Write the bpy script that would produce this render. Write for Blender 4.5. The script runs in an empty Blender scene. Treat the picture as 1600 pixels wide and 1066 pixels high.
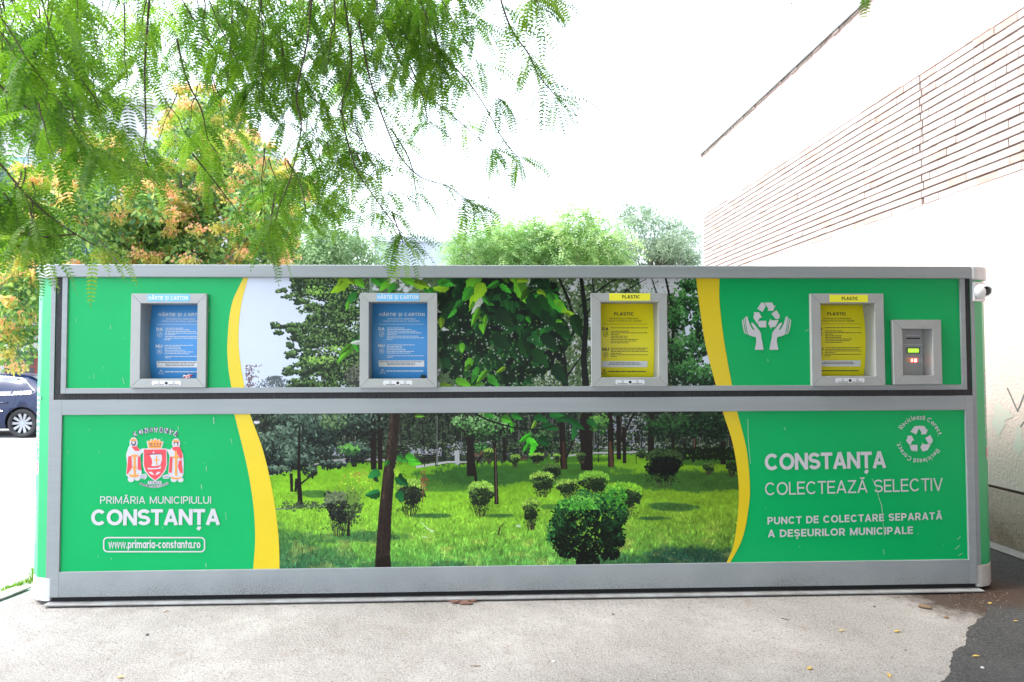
import bpy, bmesh, math, random
import numpy as np
from mathutils import Vector, Matrix

# ------------------------------------------------------------------ camera, sky, sun, exposure
S = bpy.context.scene
COL = S.collection
FPX, CX, CY = 1042.37, 800.0, 533.0            # focal length and centre on the 1600 px wide photograph
CAM = Vector((3.0387, -4.8024, 1.6795))
YAW, PIT, ROL = math.radians(-2.0585), math.radians(1.8384), math.radians(-0.1662)
fwd0 = Vector((-math.sin(YAW), math.cos(YAW), 0)); rt0 = Vector((math.cos(YAW), math.sin(YAW), 0)); up0 = Vector((0, 0, 1))
FWD = fwd0 * math.cos(PIT) + up0 * math.sin(PIT)
UP_ = up0 * math.cos(PIT) - fwd0 * math.sin(PIT)
RT = rt0 * math.cos(ROL) + UP_ * math.sin(ROL)
UP = UP_ * math.cos(ROL) - rt0 * math.sin(ROL)
cd = bpy.data.cameras.new('camera')
cam = bpy.data.objects.new('camera', cd); COL.objects.link(cam)
cam.matrix_world = Matrix(((RT.x, UP.x, -FWD.x, CAM.x), (RT.y, UP.y, -FWD.y, CAM.y), (RT.z, UP.z, -FWD.z, CAM.z), (0, 0, 0, 1)))
cd.sensor_width = 36; cd.lens = 36 * FPX / 1600; cd.clip_end = 3000; cd.clip_start = 0.05
cd.dof.use_dof = True; cd.dof.focus_distance = 4.9; cd.dof.aperture_fstop = 4.5
S.camera = cam

SUN_EL, SUN_DIR = math.radians(55), Vector((-0.99, -0.06, 0)).normalized()   # the sun stands to the left
W = bpy.data.worlds.new('World'); S.world = W; W.use_nodes = True
nt = W.node_tree; nt.nodes.clear()
out = nt.nodes.new('ShaderNodeOutputWorld'); bg = nt.nodes.new('ShaderNodeBackground'); sky = nt.nodes.new('ShaderNodeTexSky')
sky.sky_type = 'NISHITA'; sky.sun_disc = False; sky.sun_elevation = SUN_EL
sky.sun_rotation = math.atan2(SUN_DIR.x, SUN_DIR.y); sky.dust_density = 4.0; sky.air_density = 1.0
bw = nt.nodes.new('ShaderNodeRGBToBW'); mx = nt.nodes.new('ShaderNodeMix'); mx.data_type = 'RGBA'
mx.inputs[0].default_value = 0.7                                           # overcast: most of the blue is gone
ovc = nt.nodes.new('ShaderNodeMix'); ovc.data_type = 'RGBA'; ovc.inputs[0].default_value = 0.5
ovc.inputs[7].default_value = (6.7, 7.7, 9.1, 1)                            # even cloud layer
nt.links.new(sky.outputs[0], bw.inputs[0]); nt.links.new(sky.outputs[0], mx.inputs[6]); nt.links.new(bw.outputs[0], mx.inputs[7])
nt.links.new(mx.outputs[2], ovc.inputs[6]); nt.links.new(ovc.outputs[2], bg.inputs[0]); nt.links.new(bg.outputs[0], out.inputs[0])
bg.inputs[1].default_value = 0.15
sl = bpy.data.lights.new('sun', 'SUN'); sl.energy = 1.2; sl.angle = math.radians(14); sl.color = (1, 0.965, 0.93)
so = bpy.data.objects.new('sun', sl); COL.objects.link(so)
so.rotation_euler = (SUN_DIR * math.cos(SUN_EL) + Vector((0, 0, math.sin(SUN_EL)))).to_track_quat('Z', 'Y').to_euler()
S.view_settings.view_transform = 'Standard'; S.view_settings.look = 'None'; S.view_settings.gamma = 1
S.view_settings.exposure = 1.97
S.cycles.max_bounces = 8; S.cycles.transparent_max_bounces = 8

# ------------------------------------------------------------------ pixel -> place helpers
def ray(px, py):
    return (FWD + RT * ((px - CX) / FPX) - UP * ((py - CY) / FPX))
def at_y(px, py, Y):
    d = ray(px, py); return CAM + d * ((Y - CAM.y) / d.y)
def ground_at(px, py, z=0.0):
    d = ray(px, py); return CAM + d * ((z - CAM.z) / d.z)
def XZ(px, py, Y=0.0):
    p = at_y(px, py, Y); return p.x, p.z
def lin(c):
    c = np.asarray(c, float); return np.where(c <= 0.04045, c / 12.92, ((c + 0.055) / 1.055) ** 2.4)
def rgb(r, g, b, k=1.0):
    return tuple(float(v) * k for v in lin(np.array([r, g, b]) / 255.0))

# ------------------------------------------------------------------ object helpers
def put(o, parent=None):
    COL.objects.link(o)
    if parent is not None: o.parent = parent
    return o
def thing(name, label, cat, loc=(0, 0, 0), group=None):
    o = bpy.data.objects.new(name, None); o.empty_display_size = 0.1; o.location = loc; COL.objects.link(o)
    o['label'] = label; o['category'] = cat
    if group: o['group'] = group
    return o
def tag(o, label, cat, group=None, kind=None):
    o['label'] = label; o['category'] = cat
    if group: o['group'] = group
    if kind: o['kind'] = kind
    return o
class MB:
    def __init__(s): s.v = []; s.f = []; s.m = []; s.uv = {}
    def poly(s, pts, m=0):
        i = len(s.v); s.v += [tuple(p) for p in pts]; s.f.append(tuple(range(i, i + len(pts)))); s.m.append(m)
    def box(s, x0, x1, y0, y1, z0, z1, m=0):
        i = len(s.v)
        s.v += [(x, y, z) for z in (z0, z1) for y in (y0, y1) for x in (x0, x1)]
        for q in ((0, 2, 3, 1), (4, 5, 7, 6), (0, 1, 5, 4), (2, 6, 7, 3), (0, 4, 6, 2), (1, 3, 7, 5)):
            s.f.append(tuple(i + k for k in q)); s.m.append(m)
    def prism(s, a, b, m=0, caps=True):      # two matching rings of points
        n = len(a); i = len(s.v); s.v += [tuple(p) for p in a] + [tuple(p) for p in b]
        for k in range(n):
            j = (k + 1) % n; s.f.append((i + k, i + j, i + n + j, i + n + k)); s.m.append(m)
        if caps:
            s.f.append(tuple(i + k for k in reversed(range(n)))); s.m.append(m)
            s.f.append(tuple(i + n + k for k in range(n))); s.m.append(m)
    def tube(s, pts, rad, n=6, m=0):
        pts = [Vector(p) for p in pts]; rings = []
        for k, p in enumerate(pts):
            t = (pts[min(k + 1, len(pts) - 1)] - pts[max(k - 1, 0)]).normalized()
            a = t.cross(Vector((0.31, 0.17, 0.93)))
            if a.length < 1e-3: a = t.cross(Vector((1, 0, 0)))
            a.normalize(); b = t.cross(a); r = rad[k] if hasattr(rad, '__len__') else rad
            rings.append([p + a * (r * math.cos(2 * math.pi * q / n)) + b * (r * math.sin(2 * math.pi * q / n)) for q in range(n)])
        i = len(s.v)
        for g in rings: s.v += [tuple(p) for p in g]
        for k in range(len(rings) - 1):
            for q in range(n):
                w = (q + 1) % n; s.f.append((i + k * n + q, i + k * n + w, i + (k + 1) * n + w, i + (k + 1) * n + q)); s.m.append(m)
        s.f.append(tuple(i + q for q in reversed(range(n)))); s.m.append(m)
        s.f.append(tuple(i + (len(rings) - 1) * n + q for q in range(n))); s.m.append(m)
    def lathe(s, prof, n=32, M=Matrix.Identity(4), m=0, close=False):   # prof: (radius, height) round local Z
        i = len(s.v); k = len(prof)
        for q in range(n):
            a = 2 * math.pi * q / n
            for r, h in prof: s.v.append(tuple(M @ Vector((r * math.cos(a), r * math.sin(a), h))))
        for q in range(n):
            w = (q + 1) % n
            for j in range(k if close else k - 1):
                jj = (j + 1) % k
                s.f.append((i + q * k + j, i + w * k + j, i + w * k + jj, i + q * k + jj)); s.m.append(m)
    def build(s, name, mats, parent=None, smooth=False, bevel=0.0, loc=None):
        me = bpy.data.meshes.new(name); me.from_pydata(s.v, [], s.f)
        for m in (mats if isinstance(mats, (list, tuple)) else [mats]): me.materials.append(m)
        me.polygons.foreach_set('material_index', s.m)
        if smooth: me.polygons.foreach_set('use_smooth', [True] * len(s.f))
        me.update()
        o = bpy.data.objects.new(name, me); put(o, parent)
        if loc is not None: o.location = loc
        if bevel:
            b = o.modifiers.new('bevel', 'BEVEL'); b.width = bevel; b.segments = 2; b.limit_method = 'ANGLE'
        return o

# ------------------------------------------------------------------ materials
def mat(name, c, rough=0.5, c2=None, scale=8.0, metal=0.0, spec=0.5, bump=0.0, bscale=None, detail=5, emit=None, es=1.0, stretch=None, lo=0.35, hi=0.7, coat=0.0):
    m = bpy.data.materials.new(name); m.use_nodes = True; t = m.node_tree; p = t.nodes['Principled BSDF']
    p.inputs['Base Color'].default_value = (*c[:3], 1); p.inputs['Roughness'].default_value = rough
    p.inputs['Metallic'].default_value = metal; p.inputs['Specular IOR Level'].default_value = spec; p.inputs['Coat Weight'].default_value = coat
    if emit: p.inputs['Emission Color'].default_value = (*emit, 1); p.inputs['Emission Strength'].default_value = es
    if c2 is not None or bump:
        tc = t.nodes.new('ShaderNodeTexCoord'); mp = t.nodes.new('ShaderNodeMapping'); t.links.new(tc.outputs['Object'], mp.inputs[0])
        if stretch: mp.inputs['Scale'].default_value = stretch
        if c2 is not None:
            n = t.nodes.new('ShaderNodeTexNoise'); n.inputs['Scale'].default_value = scale; n.inputs['Detail'].default_value = detail
            n.inputs['Roughness'].default_value = 0.65
            r = t.nodes.new('ShaderNodeValToRGB'); r.color_ramp.elements[0].position = lo; r.color_ramp.elements[1].position = hi
            r.color_ramp.elements[0].color = (*c[:3], 1); r.color_ramp.elements[1].color = (*c2[:3], 1)
            t.links.new(mp.outputs[0], n.inputs['Vector']); t.links.new(n.outputs['Fac'], r.inputs[0]); t.links.new(r.outputs[0], p.inputs['Base Color'])
        if bump:
            n2 = t.nodes.new('ShaderNodeTexNoise'); n2.inputs['Scale'].default_value = bscale or scale; n2.inputs['Detail'].default_value = 6
            b = t.nodes.new('ShaderNodeBump'); b.inputs['Strength'].default_value = bump; b.inputs['Distance'].default_value = 0.02
            t.links.new(mp.outputs[0], n2.inputs['Vector']); t.links.new(n2.outputs['Fac'], b.inputs['Height']); t.links.new(b.outputs[0], p.inputs['Normal'])
    return m
def leaf_mat(name, c, c2, trans=0.45, rough=0.5):
    m = bpy.data.materials.new(name); m.use_nodes = True; t = m.node_tree; p = t.nodes['Principled BSDF']; o = t.nodes['Material Output']
    p.inputs['Roughness'].default_value = rough; p.inputs['Specular IOR Level'].default_value = 0.35
    g = t.nodes.new('ShaderNodeNewGeometry'); r = t.nodes.new('ShaderNodeValToRGB')
    r.color_ramp.elements[0].color = (*c, 1); r.color_ramp.elements[1].color = (*c2, 1)
    t.links.new(g.outputs['Random Per Island'], r.inputs[0]); t.links.new(r.outputs[0], p.inputs['Base Color'])
    tr = t.nodes.new('ShaderNodeBsdfTranslucent'); hs = t.nodes.new('ShaderNodeHueSaturation'); hs.inputs['Value'].default_value = 1.5; hs.inputs['Saturation'].default_value = 1.1
    t.links.new(r.outputs[0], hs.inputs['Color']); t.links.new(hs.outputs[0], tr.inputs['Color'])
    x = t.nodes.new('ShaderNodeMixShader'); x.inputs[0].default_value = trans
    t.links.new(p.outputs[0], x.inputs[1]); t.links.new(tr.outputs[0], x.inputs[2]); t.links.new(x.outputs[0], o.inputs['Surface'])
    return m
def node_noise(t, vec, scale, detail=4, rough=0.6):
    n = t.nodes.new('ShaderNodeTexNoise'); n.inputs['Scale'].default_value = scale; n.inputs['Detail'].default_value = detail; n.inputs['Roughness'].default_value = rough
    t.links.new(vec, n.inputs['Vector']); return n.outputs['Fac']
def node_ramp(t, fac, stops):
    r = t.nodes.new('ShaderNodeValToRGB'); e = r.color_ramp.elements
    while len(e) < len(stops): e.new(0.5)
    for k, (pos, c) in enumerate(stops): e[k].position = pos; e[k].color = (*c, 1) if len(c) == 3 else c
    t.links.new(fac, r.inputs[0]); return r.outputs[0]
def node_mix(t, fac, a, b, mode='MIX'):
    n = t.nodes.new('ShaderNodeMix'); n.data_type = 'RGBA'; n.blend_type = mode
    for s, v in ((0, fac), (6, a), (7, b)):
        if isinstance(v, (int, float)): n.inputs[s].default_value = v
        elif isinstance(v, tuple): n.inputs[s].default_value = (*v, 1)
        else: t.links.new(v, n.inputs[s])
    return n.outputs[2]
def rough_ground(name, base, dark, light, speck, bump=0.5, rough=0.9, stain=None, spot=None):
    """Weathered concrete or asphalt: broad patches, aggregate specks, pits, stains."""
    m = bpy.data.materials.new(name); m.use_nodes = True; t = m.node_tree; p = t.nodes['Principled BSDF']
    p.inputs['Roughness'].default_value = rough; p.inputs['Specular IOR Level'].default_value = 0.25
    v = t.nodes.new('ShaderNodeTexCoord').outputs['Object']
    c = node_ramp(t, node_noise(t, v, 0.9, 6, 0.65), [(0.3, dark), (0.5, base), (0.72, light)])
    c = node_mix(t, node_ramp(t, node_noise(t, v, 5.5, 6, 0.7), [(0.42, (0, 0, 0)), (0.66, (0.55, 0.55, 0.55))]), c, dark)
    c = node_mix(t, node_ramp(t, node_noise(t, v, 62, 4, 0.75), [(0.54, (0, 0, 0)), (0.66, (0.9, 0.9, 0.9))]), c, speck)
    c = node_mix(t, node_ramp(t, node_noise(t, v, 110, 2, 0.6), [(0.52, (0, 0, 0)), (0.62, (0.9, 0.9, 0.9))]), c, light)
    if stain: c = node_mix(t, node_ramp(t, node_noise(t, v, 4.5, 8, 0.8), [(0.56, (0, 0, 0)), (0.70, (0.75, 0.75, 0.75))]), c, stain)
    if spot:      # brown muck washed round one place
        sb = t.nodes.new('ShaderNodeVectorMath'); sb.operation = 'DISTANCE'; sb.inputs[1].default_value = (spot[0], spot[1], 0); t.links.new(v, sb.inputs[0])
        mr = t.nodes.new('ShaderNodeMapRange'); mr.inputs[1].default_value = spot[2] * .25; mr.inputs[2].default_value = spot[2]; mr.inputs[3].default_value = .55; mr.inputs[4].default_value = -.15; t.links.new(sb.outputs['Value'], mr.inputs[0])
        ad = t.nodes.new('ShaderNodeMath'); ad.operation = 'ADD'; t.links.new(mr.outputs[0], ad.inputs[0]); t.links.new(node_noise(t, v, 7, 8, .8), ad.inputs[1])
        c = node_mix(t, node_ramp(t, ad.outputs[0], [(.62, (0, 0, 0)), (.95, (.95, .95, .95))]), c, (.055, .035, .025))
    pits = node_ramp(t, node_noise(t, v, 38, 4, 0.75), [(0.33, (1, 1, 1)), (0.40, (0, 0, 0))])
    c = node_mix(t, pits, c, tuple(x * 0.45 for x in dark))
    t.links.new(c, p.inputs['Base Color'])
    b = t.nodes.new('ShaderNodeBump'); b.inputs['Strength'].default_value = bump; b.inputs['Distance'].default_value = 0.018
    h = node_mix(t, 0.5, node_noise(t, v, 60, 6, 0.7), node_noise(t, v, 9, 4, 0.6))
    t.links.new(h, b.inputs['Height']); t.links.new(b.outputs[0], p.inputs['Normal'])
    return m

M = {}
M['silver'] = mat('grey_aluminium', (0.235, 0.258, 0.272), 0.34, (0.27, 0.292, 0.305), 3.0, spec=0.6, bump=0.02, bscale=40, stretch=(0.3, 1, 6))
M['silver_dirty'] = None
M['frame_plastic'] = mat('hatch_frame_grey', (0.315, 0.325, 0.325), 0.38, (0.345, 0.355, 0.35), 5.0, spec=0.5)
M['cap'] = mat('corner_cap_white', (0.60, 0.60, 0.62), 0.45, (0.52, 0.52, 0.53), 9)
M['cap_dirty'] = mat('corner_base_cap', (0.50, 0.49, 0.47), 0.5, (0.33, 0.30, 0.26), 7)
M['green'] = mat('green_vinyl', (0.002, 0.34, 0.096), 0.26, (0.003, 0.365, 0.106), 1.3, spec=0.2)
M['yellow'] = mat('yellow_vinyl', (0.62, 0.46, 0.004), 0.32, (0.66, 0.50, 0.006), 2.0)
M['white_vinyl'] = mat('white_vinyl', (0.50, 0.50, 0.54), 0.4)
M['black'] = mat('black_brush', (0.012, 0.012, 0.015), 0.75, (0.03, 0.03, 0.034), 90, bump=0.6, bscale=120, stretch=(1, 1, 0.15))
M['dark'] = mat('dark_void', (0.008, 0.008, 0.009), 0.9)
M['blue'] = mat('blue_sheet', (0.034, 0.225, 0.54), 0.35, (0.04, 0.24, 0.57), 4)
M['blue_sticker'] = mat('light_blue_sticker', (0.12, 0.42, 0.74), 0.4)
M['yellow_sheet'] = mat('yellow_sheet', (0.72, 0.635, 0.004), 0.35, (0.75, 0.665, 0.006), 4)
M['yellow_sticker'] = mat('yellow_sticker', (0.78, 0.74, 0.03), 0.4)
M['sheet_white'] = mat('printed_white', (0.55, 0.60, 0.66), 0.5)
M['sheet_dark'] = mat('printed_dark', (0.03, 0.04, 0.03), 0.5)
M['label_white'] = mat('label_white', (0.62, 0.63, 0.66), 0.4)
M['ink'] = mat('ink_black', (0.02, 0.02, 0.022), 0.5)
M['red'] = mat('crest_red', (0.66, 0.045, 0.06), 0.4)
M['orange'] = mat('crest_orange', (0.72, 0.27, 0.04), 0.4)
M['navy'] = mat('crest_navy', (0.03, 0.03, 0.09), 0.4)
M['skin'] = mat('crest_pale', (0.60, 0.52, 0.46), 0.4)
M['steel'] = mat('brushed_steel_face', (0.36, 0.355, 0.36), 0.42, (0.33, 0.325, 0.33), 30, stretch=(0.2, 1, 8))
M['led_red'] = mat('red_led', (0.5, 0.02, 0.01), 0.4, emit=(1.0, 0.06, 0.03), es=1.3)
M['led_white'] = mat('white_led', (0.8, 0.6, 0.5), 0.4, emit=(1.0, 0.62, 0.5), es=2.2)
M['lcd'] = mat('green_lcd', (0.22, 0.42, 0.03), 0.3, emit=(0.30, 0.55, 0.04), es=0.45)
M['lcd_bezel'] = mat('lcd_bezel', (0.10, 0.11, 0.10), 0.4)
M['peach'] = mat('peach_sticker', (0.62, 0.42, 0.30), 0.5)
M['scratch'] = mat('scratch_white', (0.34, 0.50, 0.40), 0.6)

def dirty_silver():
    m = bpy.data.materials.new('grey_aluminium_splashed'); m.use_nodes = True; t = m.node_tree; p = t.nodes['Principled BSDF']
    p.inputs['Roughness'].default_value = 0.42; p.inputs['Specular IOR Level'].default_value = 0.5
    tc = t.nodes.new('ShaderNodeTexCoord'); v = tc.outputs['Object']
    sx = t.nodes.new('ShaderNodeSeparateXYZ'); t.links.new(v, sx.inputs[0])
    mr = t.nodes.new('ShaderNodeMapRange'); mr.inputs[1].default_value = 0.05; mr.inputs[2].default_value = 0.20; mr.inputs[3].default_value = 1; mr.inputs[4].default_value = 0
    t.links.new(sx.outputs[2], mr.inputs[0])
    base = node_ramp(t, node_noise(t, v, 3, 4), [(0.35, (0.235, 0.258, 0.272)), (0.65, (0.27, 0.292, 0.305))])
    sp = node_ramp(t, node_noise(t, v, 130, 3, 0.7), [(0.46, (0, 0, 0)), (0.57, (1, 1, 1))])
    ml = t.nodes.new('ShaderNodeMath'); ml.operation = 'MULTIPLY'; t.links.new(sp, ml.inputs[0]); t.links.new(mr.outputs[0], ml.inputs[1])
    big = node_ramp(t, node_noise(t, v, 1.1, 4, 0.7), [(0.35, (0.15, 0.15, 0.15)), (0.65, (1, 1, 1))])
    m2 = t.nodes.new('ShaderNodeMath'); m2.operation = 'MULTIPLY'; t.links.new(ml.outputs[0], m2.inputs[0]); t.links.new(big, m2.inputs[1])
    t.links.new(node_mix(t, m2.outputs[0], base, (0.07, 0.064, 0.055)), p.inputs['Base Color'])
    return m
M['silver_dirty'] = dirty_silver()

# ------------------------------------------------------------------ lettering: a stroke alphabet laid out as flat vinyl shapes
def arc(cx, cy, rx, ry, a0, a1, n=12):
    return [(cx + rx * math.cos(math.radians(a0 + (a1 - a0) * k / n)), cy + ry * math.sin(math.radians(a0 + (a1 - a0) * k / n))) for k in range(n + 1)]
def glyph(ch, t):
    h = t / 2; a, b = h, 1 - h
    acc = None
    for full, base, mk in (('Ă', 'A', 'breve'), ('Â', 'A', 'circ'), ('Î', 'I', 'circ'), ('Ț', 'T', 'comma'), ('Ș', 'S', 'comma'), ('ă', 'a', 'breve')):
        if ch == full: ch, acc = base, mk
    xh = 0.72; xa, xb = h, xh - h
    def O(w, y0, y1): return arc(w / 2, (y0 + y1) / 2, w / 2 - h, (y1 - y0) / 2, 0, 360, 28)
    def bowl(x0, x1, y0, y1): ry = (y1 - y0) / 2; return [(x0, y1), (x1 - ry, y1)] + arc(x1 - ry, (y0 + y1) / 2, ry, ry, 90, -90, 10) + [(x0, y0)]
    def st(w): return [(h, 0), (h, 1)]
    G = {}
    if ch == ' ': return 0.34, []
    elif ch == 'A': w = .86; G = [[(h * 1.1, 0), (w / 2, 1)], [(w - h * 1.1, 0), (w / 2, 1)], [(.2, .30), (w - .2, .30)]]
    elif ch == 'B': w = .72; G = [st(w), bowl(h, w - h, .52, b), bowl(h, w - h + .02, a, .52)]
    elif ch == 'C': w = .88; G = [arc(w / 2 + .01, .5, w / 2 - h, .5 - h, 42, 318, 24)]
    elif ch == 'D': w = .82; G = [st(w), [(h, b), (w * .42, b)] + arc(w * .42, .5, w * .58 - h, .5 - h, 90, -90, 16) + [(h, a)]]
    elif ch == 'E': w = .64; G = [st(w), [(h, b), (w, b)], [(h, .51), (w * .93, .51)], [(h, a), (w, a)]]
    elif ch == 'G': w = .90; G = [arc(w / 2, .5, w / 2 - h, .5 - h, 42, 335, 24), [(w - h, .22), (w - h, .49), (w * .55, .49)]]
    elif ch == 'H': w = .78; G = [st(w), [(w - h, 0), (w - h, 1)], [(h, .51), (w - h, .51)]]
    elif ch == 'I': w = t; G = [st(w)]
    elif ch == 'L': w = .58; G = [st(w), [(h, a), (w, a)]]
    elif ch == 'M': w = .94; G = [st(w), [(w - h, 0), (w - h, 1)], [(h, 1 - h * .6), (w / 2, .12), (w - h, 1 - h * .6)]]
    elif ch == 'N': w = .80; G = [st(w), [(w - h, 0), (w - h, 1)], [(h * .9, 1 - h * .3), (w - h * .9, h * .3)]]
    elif ch == 'O': w = .92; G = [O(w, a, b)]
    elif ch == 'P': w = .70; G = [st(w), bowl(h, w - h, .44, b)]
    elif ch == 'R': w = .74; G = [st(w), bowl(h, w - h * 1.2, .44, b), [(w * .5, .44), (w - h * .9, 0)]]
    elif ch == 'S':
        w = .74; r = (b - a) / 4
        G = [arc(w / 2, b - r, w / 2 - h, r, 22, 270, 16) + arc(w / 2, a + r, w / 2 - h, r, 90, -158, 16)[1:]]
    elif ch == 'T': w = .70; G = [[(w / 2, 0), (w / 2, 1)], [(0, b), (w, b)]]
    elif ch == 'U': w = .78; G = [[(h, 1), (h, .36)] + arc(w / 2, .36, w / 2 - h, .36 - h, 180, 360, 14) + [(w - h, 1)]]
    elif ch == 'V': w = .82; G = [[(h * 1.1, 1), (w / 2, 0)], [(w - h * 1.1, 1), (w / 2, 0)]]
    elif ch == 'Z': w = .70; G = [[(.03, b), (w - h, b), (h, a), (w, a)]]
    elif ch == 'a': w = .58; G = [O(w, xa, xb), [(w - h, 0), (w - h, xh)]]
    elif ch == 'c': w = .56; G = [arc(w / 2, xh / 2, w / 2 - h, xh / 2 - h, 48, 312, 18)]
    elif ch == 'e': w = .60; G = [arc(w / 2, xh / 2, w / 2 - h, xh / 2 - h, 0, 318, 20), [(h, xh / 2), (w - h * .6, xh / 2)]]
    elif ch == 'i': w = t; G = [[(h, 0), (h, xh)], [(h, .84), (h, .84 + t)]]
    elif ch == 'l': w = t; G = [[(h, 0), (h, 1.04)]]
    elif ch == 'm': w = .90; q = (w - t) / 2; G = [[(h, 0), (h, xh)]] + [arc(h + q * (k + .5), xb - q / 2, q / 2, q / 2, 180, 0, 8) + [(h + q * (k + 1), 0)] for k in (0, 1)]
    elif ch == 'n': w = .56; G = [[(h, 0), (h, xh)], arc(w / 2, xb - (w / 2 - h), w / 2 - h, w / 2 - h, 180, 0, 10) + [(w - h, 0)]]
    elif ch == 'o': w = .60; G = [O(w, xa, xb)]
    elif ch == 'p': w = .60; G = [O(w, xa, xb), [(h, -.26), (h, xh)]]
    elif ch == 'r': w = .40; G = [[(h, 0), (h, xh)], arc(w * .9, xb - .2, w * .9 - h, .2, 180, 80, 8)]
    elif ch == 's': w = .52; r = (xb - xa) / 4; G = [arc(w / 2, xb - r, w / 2 - h, r, 25, 270, 12) + arc(w / 2, xa + r, w / 2 - h, r, 90, -155, 12)[1:]]
    elif ch == 't': w = .40; G = [[(w * .45, 0), (w * .45, .94)], [(0, xb), (w, xb)]]
    elif ch == 'w': w = .86; G = [[(h * .8, xh), (w * .27, h * .3), (w / 2, xh), (w * .73, h * .3), (w - h * .8, xh)]]
    elif ch == 'z': w = .52; G = [[(.02, xb), (w - h, xb), (h, xa), (w, xa)]]
    elif ch == '.': w = t * 1.05; G = [[(h, 0), (h, t)]]
    elif ch == '-': w = .38; G = [[(.03, .34), (w - .03, .34)]]
    else: w = .5
    top = 1.0 if ch.isupper() else xh
    if acc == 'breve': G = G + [arc(w / 2, top + .24, .17, .13, 200, 340, 8)]
    if acc == 'circ': G = G + [[(w / 2 - .2, top + .08), (w / 2, top + .24), (w / 2 + .2, top + .08)]]
    if acc == 'comma': G = G + [[(w / 2 + .03, -.10), (w / 2 + .02, -.18), (w / 2 - .07, -.30)]]
    return w, G
def stroke_quads(pts, t, closed=False):
    n = len(pts); P = [Vector(p) for p in pts]; L = []; R = []
    if (P[0] - P[-1]).length < 1e-6: closed = True
    for k in range(n):
        if closed: p0, p1 = P[(k - 1) % n] if k else P[-2], P[(k + 1) % n] if k < n - 1 else P[1]
        else: p0, p1 = P[max(k - 1, 0)], P[min(k + 1, n - 1)]
        d0 = (P[k] - p0); d1 = (p1 - P[k])
        d0 = d0.normalized() if d0.length > 1e-9 else d1.normalized(); d1 = d1.normalized() if d1.length > 1e-9 else d0
        m = (d0 + d1); m = m.normalized() if m.length > 1e-6 else d1
        nn = Vector((-m.y, m.x)); c = max(0.5, nn.dot(Vector((-d1.y, d1.x))))
        L.append(P[k] + nn * (t / 2 / c)); R.append(P[k] - nn * (t / 2 / c))
    return [(R[k], R[k + 1], L[k + 1], L[k]) for k in range(n - 1)]
def text_width(s, t, track): return sum(glyph(c, t)[0] + track for c in s) - track
def text(mb, s, fn, t=0.15, track=0.12, m=0, dz=0.00006):
    """Lays the words out in cap-height units and hands every corner to fn(x, y, layer)."""
    x = 0.0; k = 0
    for c in s:
        w, G = glyph(c, t)
        for g in G:
            for q in stroke_quads(g, t): mb.poly([fn(x + p.x, p.y, k % 5 * dz) for p in q], m)
            k += 1
        x += w + track
def text_px(mb, s, x0, y0, x1, y1, cap, t=0.15, track=0.12, m=0, depth=0.004, ywarp=None):
    """The words s run from photograph point (x0, y0) to (x1, y1) along their baseline on the front plane."""
    Wd = text_width(s, t, track); ax, az = XZ(x0, y0); bx, bz = XZ(x1, y1); _, cz = XZ(x0, y0 - cap)
    h = cz - az; z = az; sl = (bz - az)
    f = lambda x, y, d: (ax + (bx - ax) * x / Wd, (ywarp(ax + (bx - ax) * x / Wd, z + h * y) if ywarp else 0) - depth - d, z + sl * x / Wd + h * y)
    text(mb, s, f, t, track, m)
def text_arc(mb, s, cx, cz, r, a_mid, cap, t=0.15, track=0.12, m=0, depth=0.004, inside=False, span=None):
    Wd = text_width(s, t, track); sc = 1.0
    if span: sc = math.radians(span) * r / (Wd * cap)
    def f(x, y, d):
        u = (x - Wd / 2) * cap * sc
        if inside: a = math.radians(a_mid) + u / r; q = r - y * cap
        else: a = math.radians(a_mid) - u / r; q = r + y * cap
        return (cx + q * math.cos(a), -depth - d, cz + q * math.sin(a))
    text(mb, s, f, t, track, m)

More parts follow.
